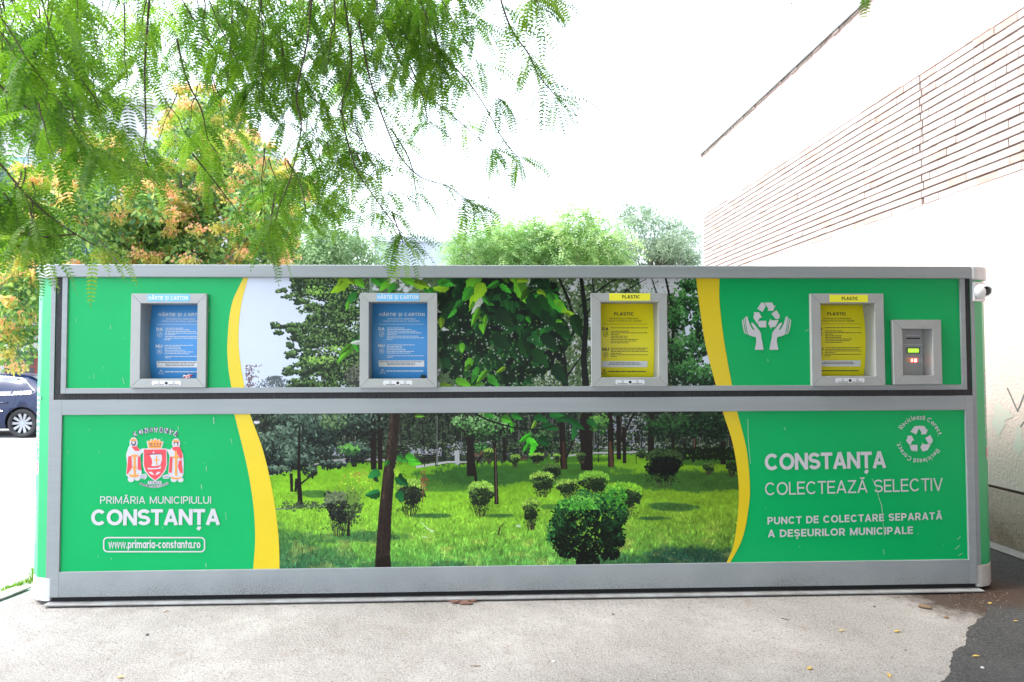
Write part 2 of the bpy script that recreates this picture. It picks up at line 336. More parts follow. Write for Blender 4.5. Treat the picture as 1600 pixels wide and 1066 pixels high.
# ------------------------------------------------------------------ the park picture printed on the panels, drawn by numbers
rs = np.random.RandomState(11)
class Canvas:
    def __init__(s, x0, y0, x1, y1, k=2.0):
        s.x0, s.y0, s.k = x0, y0, k; s.w, s.h = int((x1 - x0) * k), int((y1 - y0) * k); s.a = np.zeros((s.h, s.w, 3), np.float32)
        s.X, s.Y = np.meshgrid(x0 + (np.arange(s.w) + .5) / k, y0 + (np.arange(s.h) + .5) / k)
    def noise(s, cell, asp=1.0, seed=0, octs=1):
        o = np.zeros((s.h, s.w), np.float32); amp = 1.0; tot = 0
        for q in range(octs):
            r = np.random.RandomState(seed + 31 * q); cw, chh = cell * s.k / 2 ** q, cell * s.k / 2 ** q / asp
            gw, gh = int(s.w / cw) + 3, int(s.h / chh) + 3; g = r.rand(gh, gw)
            u = np.arange(s.w) / cw; v = np.arange(s.h) / chh; iu = u.astype(int); iv = v.astype(int)
            fu = u - iu; fv = v - iv; fu = fu * fu * (3 - 2 * fu); fv = fv * fv * (3 - 2 * fv)
            g0 = g[iv][:, iu] * (1 - fu) + g[iv][:, iu + 1] * fu; g1 = g[iv + 1][:, iu] * (1 - fu) + g[iv + 1][:, iu + 1] * fu
            o += amp * (g0 * (1 - fv)[:, None] + g1 * fv[:, None]); tot += amp; amp *= .55
        return o / tot
    def win(s, xa, ya, xb, yb):
        i0 = max(0, int((xa - s.x0) * s.k)); i1 = min(s.w, int((xb - s.x0) * s.k) + 2); j0 = max(0, int((ya - s.y0) * s.k)); j1 = min(s.h, int((yb - s.y0) * s.k) + 2)
        return (slice(j0, j1), slice(i0, i1)) if i1 > i0 and j1 > j0 else None
    def dab(s, x, y, rx, ry, ang, c, al=1.0):
        R = max(rx, ry) + .5; w = s.win(x - R, y - R, x + R, y + R)
        if w is None: return
        X = s.X[w] - x; Y = s.Y[w] - y; ca, sa = math.cos(ang), math.sin(ang)
        u = (X * ca + Y * sa) / rx; v = (-X * sa + Y * ca) / ry
        d = np.clip((1 - np.sqrt(u * u + v * v)) * min(rx, ry) * s.k + .5, 0, 1)[..., None] * al
        s.a[w] = s.a[w] * (1 - d) + np.asarray(c, np.float32) / 255 * d
    def leaf(s, x, y, L, wd, ang, c, al=1.0):
        """broad leaf with a pointed tip, folded along its midrib so that the halves differ"""
        R = L + 2; w = s.win(x - R, y - R, x + R, y + R)
        if w is None: return
        X = s.X[w] - x; Y = s.Y[w] - y; ca, sa = math.cos(ang), math.sin(ang)
        uu = ((X * ca + Y * sa) / L + 1) / 2; bend = rs.uniform(-.5, .5) * wd; v = -X * sa + Y * ca + bend * (uu - .3) ** 2
        f0, f1 = rs.uniform(.45, 1), rs.uniform(.7, 1); uc = np.clip(uu, 0, 1)
        hw = wd * np.sin(np.pi * uc ** .62) ** .8 * np.where(v > 0, f0, f1) * (1 + .10 * np.sin(uc * 23 + L))
        d = np.clip((hw - np.abs(v)) * s.k + .4, 0, 1) * ((uu > 0) & (uu < 1)); d = (d * al)[..., None]
        tone = np.where(v > 0, 1.0, rs.uniform(.62, 1.12)) * (.86 + .26 * uc) * (1 + .035 * np.sin((uc * 2.2 - np.abs(v) / wd) * 16))
        vein = np.clip(1 - np.abs(v) * s.k * .8, 0, 1) * .10
        col = np.asarray(c, np.float32) / 255 * (tone + vein)[..., None]
        s.a[w] = s.a[w] * (1 - d) + np.clip(col, 0, 1) * d
    def poly(s, pts, c, al=1.0, tex=0.0):
        P = np.asarray(pts, float); w = s.win(P[:, 0].min(), P[:, 1].min(), P[:, 0].max(), P[:, 1].max())
        if w is None: return
        X, Y = s.X[w], s.Y[w]; ins = np.zeros(X.shape, bool)
        for k in range(len(P)):
            xa, ya = P[k]; xb, yb = P[(k + 1) % len(P)]
            if ya == yb: continue
            ins ^= ((ya > Y) != (yb > Y)) & (X < (xb - xa) * (Y - ya) / (yb - ya) + xa)
        col = np.asarray(c, np.float32) / 255 * (1 + tex * (rs.rand(*X.shape)[..., None] - .5)); d = ins[..., None] * al
        s.a[w] = s.a[w] * (1 - d) + col * d
    def line(s, pts, w0, w1, c, tex=0.25):
        P = [Vector(p) for p in pts]; n = len(P); L, R = [], []
        for k in range(n):
            d = (P[min(k + 1, n - 1)] - P[max(k - 1, 0)]).normalized(); r = (w0 + (w1 - w0) * k / (n - 1)) / 2; q = Vector((-d.y, d.x)) * r
            L.append(P[k] + q); R.append(P[k] - q)
        s.poly([tuple(p) for p in L + R[::-1]], c, 1, tex)
    def clump(s, cx, cy, rx, ry, n, cols, size, seed=None, top=None, al=1.0, flat=1.5):
        """leaf flecks scattered through an ellipse; the upper ones take the bright colours"""
        for _ in range(n):
            a = rs.rand() * 6.283; r = rs.rand() ** .55 * (.7 + .55 * rs.rand()); x = cx + rx * r * math.cos(a); y = cy + ry * r * math.sin(a)
            u = (y - cy) / ry * .5 + .5; q = int(np.clip((1 - u) * len(cols) * .9 + rs.randn() * .9, 0, len(cols) - 1))
            z = size * (.6 + .8 * rs.rand()); c = np.array(cols[q]) * (.85 + .3 * rs.rand())
            s.dab(x, y, z * flat * .6, z * .55, rs.rand() * 3.14, np.clip(c, 0, 255), al)
    def image(s, name, gain):
        im = bpy.data.images.new(name, s.w, s.h, alpha=False)
        l = np.clip(lin(np.clip(s.a, 0, 1)) ** 1.07 * gain * 1.03, 0, .92)
        e = np.where(l <= .0031308, l * 12.92, 1.055 * l ** (1 / 2.4) - .055)
        px = np.ones((s.h, s.w, 4), np.float32); px[..., :3] = e[::-1]
        im.pixels.foreach_set(px.ravel()); im.update(); im.pack(); return im

def paint_upper():
    C = Canvas(348, 424, 1154, 618)
    t = (C.Y - 430) / 180
    C.a[:] = np.stack([208 - 6 * t, 214 - 2 * t, 231 + 0 * t], -1) / 255 * (1 + .015 * (C.noise(60, 1, 3)[..., None] - .5))
    DK, MD, LT, BR = (38, 56, 36), (66, 92, 56), (108, 140, 78), (150, 176, 112)
    # far conifer tops and reddish twigs by the lower left corner
    for _ in range(260):
        h = rs.rand(); x = 430 + rs.randn() * (3 + 16 * h); C.dab(x, 588 + 18 * h, 1.6, .9, rs.rand() * 3, (80 + 20 * rs.rand(), 98, 100), .9)
    for _ in range(120): C.dab(384 + abs(rs.randn()) * 9, 570 + rs.rand() * 36, 1.4, .7, rs.rand() * 3, (96, 70, 74), .8)
    # airy tree on the left: limbs, then flecks in tiers
    for pts in ([(560, 606), (548, 560), (556, 500), (548, 434)], [(552, 560), (500, 540), (455, 525)], [(550, 520), (500, 512), (445, 508)], [(552, 500), (505, 470), (462, 462)], [(552, 470), (520, 450), (480, 440)]):
        C.line(pts, 3.2, 1.0, (52, 54, 44))
    tiers = [(462, 460, 20, 8, 90), (480, 447, 26, 12, 210), (505, 440, 40, 14, 420), (440, 455, 9, 4, 34), (520, 462, 42, 18, 560), (490, 474, 26, 10, 200), (470, 470, 14, 6, 60),
             (530, 490, 40, 18, 560), (498, 492, 22, 11, 200), (452, 513, 24, 7, 150), (428, 508, 12, 4, 42), (475, 509, 26, 10, 210), (462, 521, 18, 8, 130), (510, 512, 34, 14, 330), (540, 525, 34, 20, 480),
             (500, 540, 34, 11, 300), (470, 545, 22, 8, 140), (455, 556, 12, 5, 50), (530, 552, 42, 18, 560), (490, 565, 36, 13, 340), (462, 577, 20, 8, 120), (500, 585, 44, 15, 480), (540, 585, 34, 22, 560), (470, 598, 22, 9, 150), (520, 602, 50, 8, 380), (452, 584, 10, 4, 34)]
    tiers = [(cx + rx * rs.uniform(-.75, .75), cy + ry * rs.uniform(-.9, .9) + 2 * rs.randn(), rx * rs.uniform(.3, .6), ry * rs.uniform(.35, .7), n / 4.2) for cx, cy, rx, ry, n in tiers for _ in range(5)]
    for cx, cy, rx, ry, n in tiers: C.clump(cx, cy, rx, ry, int(n * 1.15), [(28, 40, 28), DK, (48, 66, 42), MD, (88, 118, 66), (120, 150, 88)], 2.3)
    gn = C.noise(9, 1.3, 55, 3)
    for _ in range(3600):
        x = 576 - 118 * rs.rand() ** 1.25; y = 433 + 174 * rs.rand(); e = (x - 460 - 26 * abs(math.sin(y * .09)) - 12 * math.sin(y * .31)) / 60; w = C.win(x, y, x, y)
        if w is None or C.a[w].size == 0 or gn[w][0, 0] < .47 - .25 * min(e, 1) or e < 0: continue
        q = rs.rand(); C.dab(x, y, 2.4 * (.5 + .7 * rs.rand()), 1.2, rs.rand() * 3, np.array([(26, 36, 26), (38, 54, 34), (56, 80, 48), (84, 112, 64), (118, 148, 88)][int(q ** 1.3 * 5)]), .9)
    for cx, cy, rx, ry, n in ((500, 562, 22, 6, 60), (495, 455, 16, 8, 46), (525, 545, 20, 5, 30)): C.clump(cx, cy, rx, ry, n, [(130, 172, 78), (150, 190, 96)], 2.0)
    C.clump(556, 590, 16, 20, 300, [(60, 62, 56), (86, 88, 78), (110, 112, 100)], 1.5)
    # middle and right: fine grey green twig work on pale sky, dark trunks
    m = np.clip((C.X - 560) / 30, 0, 1) * np.clip((1070 - C.X) / 20, 0, 1)
    n1 = C.noise(14, 1, 5, 4); n2 = C.noise(5, 1, 9, 3)
    gaps = np.clip((n1 - .60) * 12, 0, 1); base = np.stack([58 + 50 * n2, 74 + 62 * n2, 52 + 42 * n2], -1) / 255
    base = base * (1 - gaps[..., None]) + np.array([196, 198, 206]) / 255 * gaps[..., None]
    C.a = (C.a * (1 - m[..., None]) + base * m[..., None]).astype(np.float32)
    for _ in range(2600):
        x = 820 + 240 * rs.rand(); y = 430 + 180 * rs.rand(); q = rs.rand()
        C.dab(x, y, 2.0, 1.1, rs.rand() * 3, [(34, 42, 30), (70, 88, 52), (110, 132, 78), (168, 172, 166), (205, 206, 212)][int(q * 4.6)], .9)
    for _ in range(700): C.dab(1000 + 70 * rs.rand(), 432 + 26 * rs.rand(), 2, 1.0, rs.rand() * 3, (206, 208, 216), .8)
    for pts, a, b in (([(916, 612), (912, 560), (916, 500), (908, 434)], 11, 6), ([(914, 540), (900, 500), (872, 432)], 5, 2), ([(884, 612), (880, 560), (876, 540)], 10, 8), ([(880, 560), (868, 530), (850, 500)], 4, 2), ([(882, 548), (896, 520), (890, 470), (874, 434)], 5, 2),
                     ([(1056, 612), (1048, 560), (1054, 500), (1040, 434)], 6, 3), ([(905, 480), (940, 450), (965, 434)], 3, 1.5), ([(912, 500), (930, 470), (925, 434)], 3, 2), ([(1050, 510), (1030, 470), (1018, 434)], 3, 1.5), ([(885, 590), (906, 560), (930, 540)], 3, 1),
                     ([(960, 470), (985, 450), (1010, 436)], 2, 1), ([(940, 452), (955, 440), (990, 432)], 1.6, 1), ([(728, 606), (722, 570), (730, 540)], 4, 3)):
        C.line(pts, a, b, (26, 28, 26), .5)
    for cx, cy, rx, ry, n in ((1075, 470, 26, 22, 330), (1080, 445, 22, 10, 150), (1060, 500, 18, 20, 220), (1085, 540, 26, 24, 420), (1070, 580, 30, 24, 520), (1100, 590, 22, 20, 340), (1095, 500, 14, 30, 220), (1058, 548, 14, 20, 160)):
        C.clump(cx, cy, rx, ry, n, [(24, 40, 26), (34, 62, 36), (44, 92, 46), (70, 122, 66), (96, 150, 84)], 2.6)
    # big foreground leaves: dark mass with back-lit ones on top
    for pts, a, b in (([(676, 536), (720, 520), (760, 512)], 5, 3), ([(690, 520), (740, 516), (790, 536), (840, 575)], 4, 2), ([(760, 560), (800, 590), (826, 610)], 3, 2), ([(700, 610), (760, 596), (800, 585)], 3, 1), ([(780, 434), (800, 470), (830, 500)], 3, 2), ([(840, 500), (870, 540), (890, 575)], 2, 1), ([(640, 432), (650, 446), (666, 456)], 2, 1)):
        C.line(pts, a, b, (20, 22, 18), .4)
    for k in range(760):
        x = 690 + 190 * rs.rand(); y = 434 + 176 * rs.rand()
        e = ((x - 775) / 105) ** 2 + ((y - 510) / 96) ** 2
        if e > 1.05 or (rs.rand() < .25 and e > .5): continue
        c = [(14, 34, 18), (18, 44, 22), (22, 58, 28), (28, 74, 34), (16, 28, 18), (34, 88, 40)][int(rs.rand() * 6)]
        C.leaf(x, y, 9 + 11 * rs.rand() ** 1.5, 5 + 5 * rs.rand(), 1.4 + rs.randn() * 1.1, c)
    for _ in range(420): C.dab(700 + 180 * rs.rand(), 500 + 108 * rs.rand(), 1.7, 1.1, rs.rand() * 3, [(170, 176, 170), (90, 130, 60), (20, 26, 20)][int(rs.rand() * 3)], .8)
    B1, B2, B3, B4 = (104, 176, 44), (64, 148, 46), (138, 182, 40), (48, 122, 48)
    for x, y, L, w, an, c in ((530, 448, 15, 9, 2.5, B3), (548, 438, 14, 8, .4, B3), (562, 442, 10, 8, 1.0, B1), (548, 468, 12, 7, 2.2, B4), (543, 478, 7, 4, 1.8, B1), (592, 440, 13, 8, .7, B2), (600, 448, 9, 6, 2.4, B1), (640, 440, 15, 8, .5, B1), (612, 452, 9, 6, 2.0, B2),
                              (541, 552, 19, 7, 2.3, B1), (557, 540, 10, 6, 1.2, B2), (556, 535, 8, 4, 3.0, (196, 204, 196)), (660, 446, 13, 7, .3, B3), (688, 450, 12, 7, 3.0, B3), (697, 444, 12, 7, .2, B2), (676, 460, 10, 6, 1.0, B2),
                              (738, 450, 21, 12, 2.0, B1), (744, 462, 20, 11, 2.1, B3), (730, 460, 12, 8, 2.2, B2), (745, 478, 14, 5, 2.2, (176, 182, 170)), (742, 496, 14, 6, 2.0, B1), (757, 507, 13, 5, 1.7, B1), (753, 514, 8, 4, 1.2, B1),
                              (814, 458, 17, 11, 1.2, B1), (812, 438, 14, 8, .1, B3), (803, 436, 10, 6, 1.4, B1), (868, 474, 17, 10, .9, B2), (876, 478, 12, 8, .7, B1), (890, 490, 12, 4, .3, B3), (846, 458, 7, 6, .4, B3), (836, 466, 9, 5, 2.8, B2), (874, 502, 5, 4, 0, B1),
                              (732, 570, 10, 6, 2.0, B1), (742, 585, 11, 6, 1.9, B2), (752, 588, 12, 7, 2.3, B1), (782, 578, 8, 4, 2.6, B3), (772, 596, 12, 7, .8, B2), (724, 600, 12, 8, .4, B1), (700, 605, 12, 6, .2, B3), (706, 490, 9, 5, 2.3, B2), (722, 544, 7, 5, 1.6, B1), (744, 608, 11, 6, 0, B1), (690, 505, 8, 6, 1.5, B3), (760, 470, 8, 5, .9, B2), (790, 452, 10, 6, .7, B2), (770, 446, 10, 7, 2.6, B2), (826, 500, 6, 4, 1, B2), (848, 520, 6, 5, 2, B4), (715, 476, 9, 5, 2.5, B4)):
        C.leaf(x, y, L * 1.15, w * 1.1, an, c)
        if rs.rand() < .6: C.leaf(x + rs.randn() * 7, y + rs.randn() * 6, L * .7, w * .7, an + rs.randn() * .6, np.array(c) * rs.uniform(.5, .95))
    for x, y in ((850, 478), (900, 510), (880, 520), (860, 535), (855, 500), (820, 545), (790, 500), (835, 480), (785, 535), (845, 560), (875, 585)): C.leaf(x, y, 19, 12, .5 + 1.5 * rs.rand(), (20 + 8 * rs.rand(), 50 + 22 * rs.rand(), 28))
    return C
def paint_lower():
    C = Canvas(358, 636, 1184, 902)
    n1 = C.noise(26, 2.6, 1, 4); n2 = C.noise(3.0, .6, 7, 3); n3 = C.noise(90, 3.5, 4, 2)
    hz = np.interp(C.X, [360, 520, 640, 720, 800, 960, 1180], [738, 726, 724, 727, 722, 704, 702])
    t = np.clip((C.Y - hz) / (892 - hz), 0, 1)
    g = .95 * np.stack([102 + 40 * np.sin(np.pi * np.clip(t * .9 + .12, 0, 1)), 166 + 30 * np.sin(np.pi * np.clip(t * .9 + .1, 0, 1)), 40 + 46 * t], -1)
    r = np.clip((C.X - 880) / 260, 0, 1)[..., None]; g = g * (1 - r * np.array([.10, .16, .18]))
    g = g * (1 + .34 * (n1 - .5)[..., None] + .42 * (n2 - .5)[..., None] * (.3 + t[..., None]))
    # shade bands on the lawn
    sh = np.zeros_like(C.X)
    def shade(cx, cy, rx, ry, k):
        q = 1 - np.sqrt(((C.X - cx) / rx) ** 2 + ((C.Y - cy) / ry) ** 2) + .9 * (n1 - .5) + .45 * (n2 - .5); np.maximum(sh, np.clip(q * 4, 0, 1) * k, out=sh)
    for a in ((420, 862, 96, 46, .62), (470, 875, 110, 26, .5), (745, 746, 110, 20, .82), (840, 740, 150, 20, .7), (690, 758, 66, 11, .6), (1090, 752, 150, 18, .75), (1010, 748, 90, 10, .7), (930, 700, 260, 12, .7), (1080, 872, 90, 22, .85), (1130, 880, 60, 18, .8), (970, 878, 70, 14, .5), (500, 772, 40, 6, .7), (580, 838, 60, 9, .7), (500, 842, 70, 8, .5), (672, 806, 36, 4, .8), (780, 806, 34, 4, .7), (1050, 792, 46, 7, .75), (1020, 810, 30, 4, .75), (860, 792, 20, 5, .6), (700, 886, 36, 10, .5), (600, 884, 60, 8, .4), (870, 718, 120, 6, .6), (1100, 720, 90, 8, .7)): shade(*a)
    g = g * (1 - sh[..., None] * np.array([.66, .56, .22])) + sh[..., None] * np.array([0, 6, 10])
    dry = np.clip((n1 - .56) * 6, 0, 1) * np.clip((t - .45) * 3, 0, 1) * .42; g = g * (1 - dry[..., None]) + np.array([176, 164, 86]) * dry[..., None]
    C.a = np.clip(g / 255, 0, 1).astype(np.float32)
    for _ in range(11000):    # blades
        y = 742 + 154 * rs.rand() ** .75; x = 390 + 780 * rs.rand(); w = C.win(x, y, x, y)
        if w is None or C.a[w].size == 0: continue
        c = C.a[w][0, 0] * 255 * ((.66 if y > 790 else .84) + (.68 if y > 790 else .34) * rs.rand()); C.dab(x, y, .5 + .1 * (y > 830), .8 + 3.6 * max(0, y - 742) / 150, .5 * rs.randn(), np.clip(c, 0, 255), .8)
    for _ in range(900):     # bare earth, clover and fallen leaves in the lawn
        y = 745 + 148 * rs.rand(); x = 400 + 765 * rs.rand(); C.dab(x + rs.randn() * 3, y, (1.0 + 2.4 * rs.rand()) * (y - 700) / 150, (.5 + .6 * rs.rand()) * (y - 700) / 150, rs.randn() * .2, [(120, 112, 64), (150, 140, 84), (58, 104, 40), (176, 196, 120), (84, 78, 50)][rs.randint(5)], .38)
    # the dark wood behind the lawn
    d = np.clip((hz - C.Y + 3 * (n2 - .5) * 4) / 3, 0, 1)[..., None]; n4 = C.noise(18, .8, 21, 5); n5 = C.noise(4, .7, 23, 3)
    wood = np.stack([26 + 46 * n4 * n5 * 2, 32 + 56 * n4 * n5 * 2, 28 + 40 * n4 * n5 * 2], -1) / 255
    C.a = (C.a * (1 - d) + wood * d).astype(np.float32)
    for _ in range(5200):
        x = 380 + 790 * rs.rand(); y = 644 + 66 * rs.rand() ** 1.25; k = rs.rand(); gr = np.clip((x - 760) / 200, 0, 1)
        gray = (x < 720) * .6; c = np.array([(22, 26, 24), (40, 54, 42), (62, 84, 56), (86, 112, 72), (120, 134, 112)][int(k ** 1.7 * 5)], float)
        c = c * (1 - .25 * gray) if x < 720 and x > 560 else c
        C.dab(x, y, 1.9, 1.1, rs.rand() * 3, c, .8)
    for x0, x1, y0, y1, n in ((640, 690, 700, 712, 90), (700, 770, 690, 712, 90), (890, 1010, 655, 700, 260), (500, 545, 698, 712, 80), (1000, 1040, 690, 712, 40), (930, 1000, 648, 675, 120)):   # light seen through the wood
        for _ in range(n): C.dab(x0 + (x1 - x0) * rs.rand(), y0 + (y1 - y0) * rs.rand(), 1.4, 1.0, rs.rand() * 3, (150 + 50 * rs.rand(),) * 2 + (175 + 30 * rs.rand(),), .75)
    for _ in range(130):      # thin trunks and gaps deep in the wood
        x = 400 + 760 * rs.rand(); y0 = 646 + 30 * rs.rand(); C.line([(x, y0), (x + rs.randn() * 1.5, y0 + 18 + 34 * rs.rand())], .6 + .9 * rs.rand(), .7 + rs.rand(), [(30, 28, 26), (30, 28, 26), (58, 52, 46), (92, 92, 92)][rs.randint(4)], .3)
    for _ in range(420):
        x = 400 + 760 * rs.rand(); y = 690 + 24 * rs.rand(); C.dab(x, y, 1 + 2 * rs.rand(), .7, 0, [(120, 160, 70), (150, 158, 160), (90, 130, 60), (184, 186, 194)][rs.randint(4)], .55)
    # pale paths and street
    C.line([(420, 742), (470, 728), (540, 722)], 4, 3, (160, 158, 160), .15); C.line([(500, 722), (560, 717), (620, 720)], 5, 3, (150, 148, 152), .15)
    C.line([(650, 730), (700, 722), (740, 722)], 4, 2, (176, 176, 180), .15); C.line([(860, 716), (920, 708), (1020, 706)], 2.5, 3, (168, 168, 172), .15)
    C.line([(430, 796), (470, 792), (520, 789)], 2.5, 2, (120, 130, 112), .4)
    # benches, white cabinet, lamp post, lantern
    for y in (712, 716, 720): C.line([(660, y), (684, y - 1)], 2.0, 2.0, (38, 30, 28))
    C.line([(664, 720), (663, 729)], 1.5, 1.5, (30, 28, 28)); C.line([(680, 720), (681, 729)], 1.5, 1.5, (30, 28, 28))
    C.poly([(742, 706), (757, 704), (757, 711), (742, 713)], (112, 76, 68), 1, .2); C.line([(742, 716), (760, 714)], 2, 2, (60, 40, 38))
    C.line([(808, 718), (824, 717)], 2.4, 2.4, (96, 66, 58)); C.line([(809, 714), (824, 713)], 1.6, 1.6, (84, 60, 54))
    C.poly([(710, 704), (718, 704), (718, 726), (711, 726)], (166, 170, 172), 1, .1)
    C.line([(683, 650), (683, 728)], 1.3, 1.6, (120, 122, 124)); C.line([(680, 728), (687, 728)], 2.2, 2.2, (70, 70, 74))
    C.dab(401, 660, 5, 2.6, 0, (206, 204, 214)); C.dab(401, 655, 2.5, 3, 0, (60, 58, 66))
    # back trees: trunks
    for pts, a, b in (([(582, 646), (584, 734)], 10, 9), ([(594, 650), (594, 734)], 7, 7), ([(510, 690), (509, 728)], 4, 4.5), ([(735, 650), (736, 744)], 10, 13), ([(720, 668), (738, 705), (744, 752)], 3, 5), ([(746, 722), (764, 696)], 3, 1.5), ([(773, 690), (776, 788)], 4.5, 6.5), ([(787, 646), (788, 720)], 4, 5),
                     ([(878, 660), (881, 733)], 9, 11), ([(882, 722), (898, 682)], 4, 2), ([(916, 646), (917, 735)], 17, 19), ([(953, 646), (955, 730)], 8, 9.5), ([(950, 660), (940, 646)], 6, 4), ([(966, 650), (967, 718)], 6, 7), ([(970, 690), (990, 646)], 4, 3), ([(975, 668), (976, 724)], 5, 5.5), ([(1018, 646), (1017, 712)], 9, 10), ([(1089, 646), (1087, 672)], 3, 3), ([(1087, 672), (1083, 722)], 4, 5.5), ([(1130, 690), (1130, 726)], 7, 8), ([(1070, 690), (1071, 716)], 3, 3), ([(1053, 660), (1052, 700)], 4, 4)):
        C.line(pts, a, b, (34, 28, 25), .5)
    C.line([(953, 690), (956, 730)], 4, 6, (84, 60, 46), .4); C.line([(880, 690), (882, 732)], 4, 6, (66, 46, 36), .4); C.line([(1086, 676), (1083, 720)], 2, 2.5, (104, 78, 66), .3); C.line([(774, 700), (776, 786)], 1.6, 2.2, (92, 78, 68), .3)
    for x0, x1 in ((1100, 1152), (1040, 1100)): 
        for _ in range(240): C.dab(x0 + (x1 - x0) * rs.rand(), 700 + 18 * rs.rand(), 2.4, 1.6, rs.rand() * 3, (16 + 14 * rs.rand(), 26 + 16 * rs.rand(), 20), .9)
    # leafy clumps of the back trees
    PN = [(22, 28, 26), (34, 44, 40), (50, 68, 58), (76, 98, 82), (108, 130, 112)]
    for a in ((465, 662, 40, 20, 420), (452, 690, 34, 24, 460), (470, 705, 50, 18, 460), (440, 716, 30, 16, 240), (500, 676, 30, 24, 380), (420, 700, 18, 24, 160), (470, 722, 26, 12, 170), (520, 726, 20, 6, 90), (430, 735, 24, 7, 90), (486, 738, 10, 8, 50)): C.clump(*a, PN, 2.3, flat=2.2)
    C.line([(468, 668), (467, 740), (469, 788)], 3, 8, (30, 26, 25), .4); C.line([(470, 756), (486, 744), (492, 738)], 3, 1.5, (34, 30, 28)); C.line([(455, 740), (456, 768), (462, 768), (463, 748)], 5, 4, (34, 30, 28)); C.line([(462, 788), (474, 787)], 5, 4, (36, 30, 28))
    for a, cols in (((760, 668, 36, 20, 380), [(28, 42, 30), (58, 92, 52), (96, 146, 84), (140, 184, 120)]), ((720, 662, 16, 12, 110), [(40, 60, 40), (96, 146, 84), (140, 184, 120)]), ((754, 700, 14, 8, 70), [(40, 80, 40), (96, 156, 84)]), ((558, 708, 18, 18, 300), PN), ((550, 665, 50, 20, 420), PN), ((520, 660, 20, 14, 160), [(50, 70, 50), (90, 118, 80), (120, 146, 100)]),
                    ((1050, 668, 50, 18, 420), [(18, 34, 22), (28, 52, 30), (40, 76, 40), (56, 100, 52)]), ((1110, 665, 36, 24, 420), [(16, 30, 20), (26, 50, 30), (38, 72, 40)]), ((936, 662, 14, 16, 130), [(40, 76, 36), (86, 138, 60), (120, 170, 80)]), ((840, 690, 30, 18, 260), [(22, 34, 24), (48, 76, 44), (80, 118, 70)]), ((545, 702, 16, 8, 90), [(50, 90, 50), (110, 170, 80)])): C.clump(*a, cols, 2.4)
    # clipped shrubs: stems, then a darker body and a lit top
    def shrub(x, y, w, h, body, top, n, size=2.0, stem=True):
        yb = y + h / 2
        if stem:
            for q in np.linspace(-.34, .34, 9): C.line([(x + q * w * .5 + rs.randn() * .8, yb + rs.randn() * .8), (x + q * w * .85 + rs.randn() * .5, y + h * .2), (x + q * w * 1.15 + rs.randn(), y - h * .12)], 1.2, .6, [(60, 52, 44), (44, 40, 34), (84, 74, 60)][rs.randint(3)])
            for _ in range(int(n * .12)): C.dab(x + rs.randn() * w * .2, y + h * (.18 + .2 * rs.rand()), size * .7, size * .4, rs.rand() * 3, body[rs.randint(len(body) - 1)], .8)
        for q in range(14):
            lx = x + (rs.rand() - .5) * w * .78; ly = y - h * .14 + (rs.rand() - .5) * h * .5; C.clump(lx, ly, w * .17, h * .13, n // 12, body[:-1] + [body[-1]], size)
        C.clump(x, y + h * .06, w * .36, h * .14, n // 6, body[:2], size); C.clump(x + w * .18, y - h * .1, w * .28, h * .26, n // 5, body[:2], size, al=.8)
        for _ in range(int(n * .45)):
            dx = (rs.rand() - .5) * 1.04; C.dab(x + dx * w, y - h * .47 + h * .13 * abs(dx * 2) ** 3 + h * .16 * rs.rand() ** 1.6 + rs.randn() * .8, size * (.6 + .6 * rs.rand()), size * .5, rs.rand() * 3, np.array(top[rs.randint(len(top))]) * (.8 + .35 * rs.rand()), .95)
    GB = [(28, 40, 26), (46, 66, 38), (70, 96, 50), (98, 132, 66)]; GT = [(110, 150, 60), (146, 186, 76), (168, 204, 90)]
    shrub(805, 720, 14, 20, GB, GT, 110, 1.5); shrub(838, 716, 22, 16, [(20, 28, 22), (36, 52, 34)], GT, 160, 1.5); shrub(764, 712, 14, 22, GB, GT, 100, 1.4); shrub(908, 716, 14, 16, GB[:3], GB[2:], 90, 1.4); shrub(1002, 712, 14, 16, GB[:2], GB[1:3], 100, 1.4, False); shrub(870, 716, 10, 14, GB, GT, 70, 1.4)
    shrub(1108, 732, 18, 20, GB[:3], GB[1:], 110, 1.5); shrub(1144, 734, 18, 22, GB[:2], GB[:2], 130, 1.6)
    shrub(862, 738, 28, 26, [(22, 32, 24), (36, 54, 34), (56, 80, 46)], GB[2:], 260, 1.7); shrub(847, 757, 36, 40, GB, GT, 330, 1.9); shrub(888, 764, 38, 30, GB, GT, 320, 1.9)
    shrub(1038, 731, 54, 60, [(14, 18, 15), (22, 30, 22), (32, 44, 28)], [(40, 56, 34), (66, 90, 50)], 900, 2.0)
    shrub(928, 758, 44, 44, GB, [(120, 176, 60), (140, 196, 70)], 520, 2.0); shrub(974, 782, 54, 58, GB, [(126, 190, 56), (150, 206, 64)], 620, 2.1)
    shrub(751, 779, 38, 56, GB, [(140, 184, 70), (160, 204, 90)], 380, 2.0); shrub(830, 803, 26, 50, GB, GT, 240, 1.9)
    shrub(641, 777, 44, 58, [(26, 32, 26), (46, 60, 40), (78, 96, 62)], GT, 520, 2.1); C.clump(662, 752, 6, 16, 40, [(150, 70, 56), (120, 90, 70)], 1.6); C.line([(660, 786), (663, 745)], 1.4, .8, (110, 70, 56))
    shrub(529, 803, 42, 70, [(24, 28, 28), (44, 54, 44), (74, 86, 66), (104, 118, 92)], [(120, 136, 100), (96, 110, 82)], 760, 2.1); C.line([(544, 838), (546, 790), (556, 768)], 4.5, 2, (40, 34, 32))
    C.clump(552, 790, 14, 26, 260, [(50, 62, 44), (80, 104, 60), (110, 150, 70)], 2.0)
    for _ in range(26):
        x = 556 + 14 * rs.randn(); C.line([(548, 790), (x, 742 + 30 * rs.rand())], 1.0, .5, (110, 140, 64))
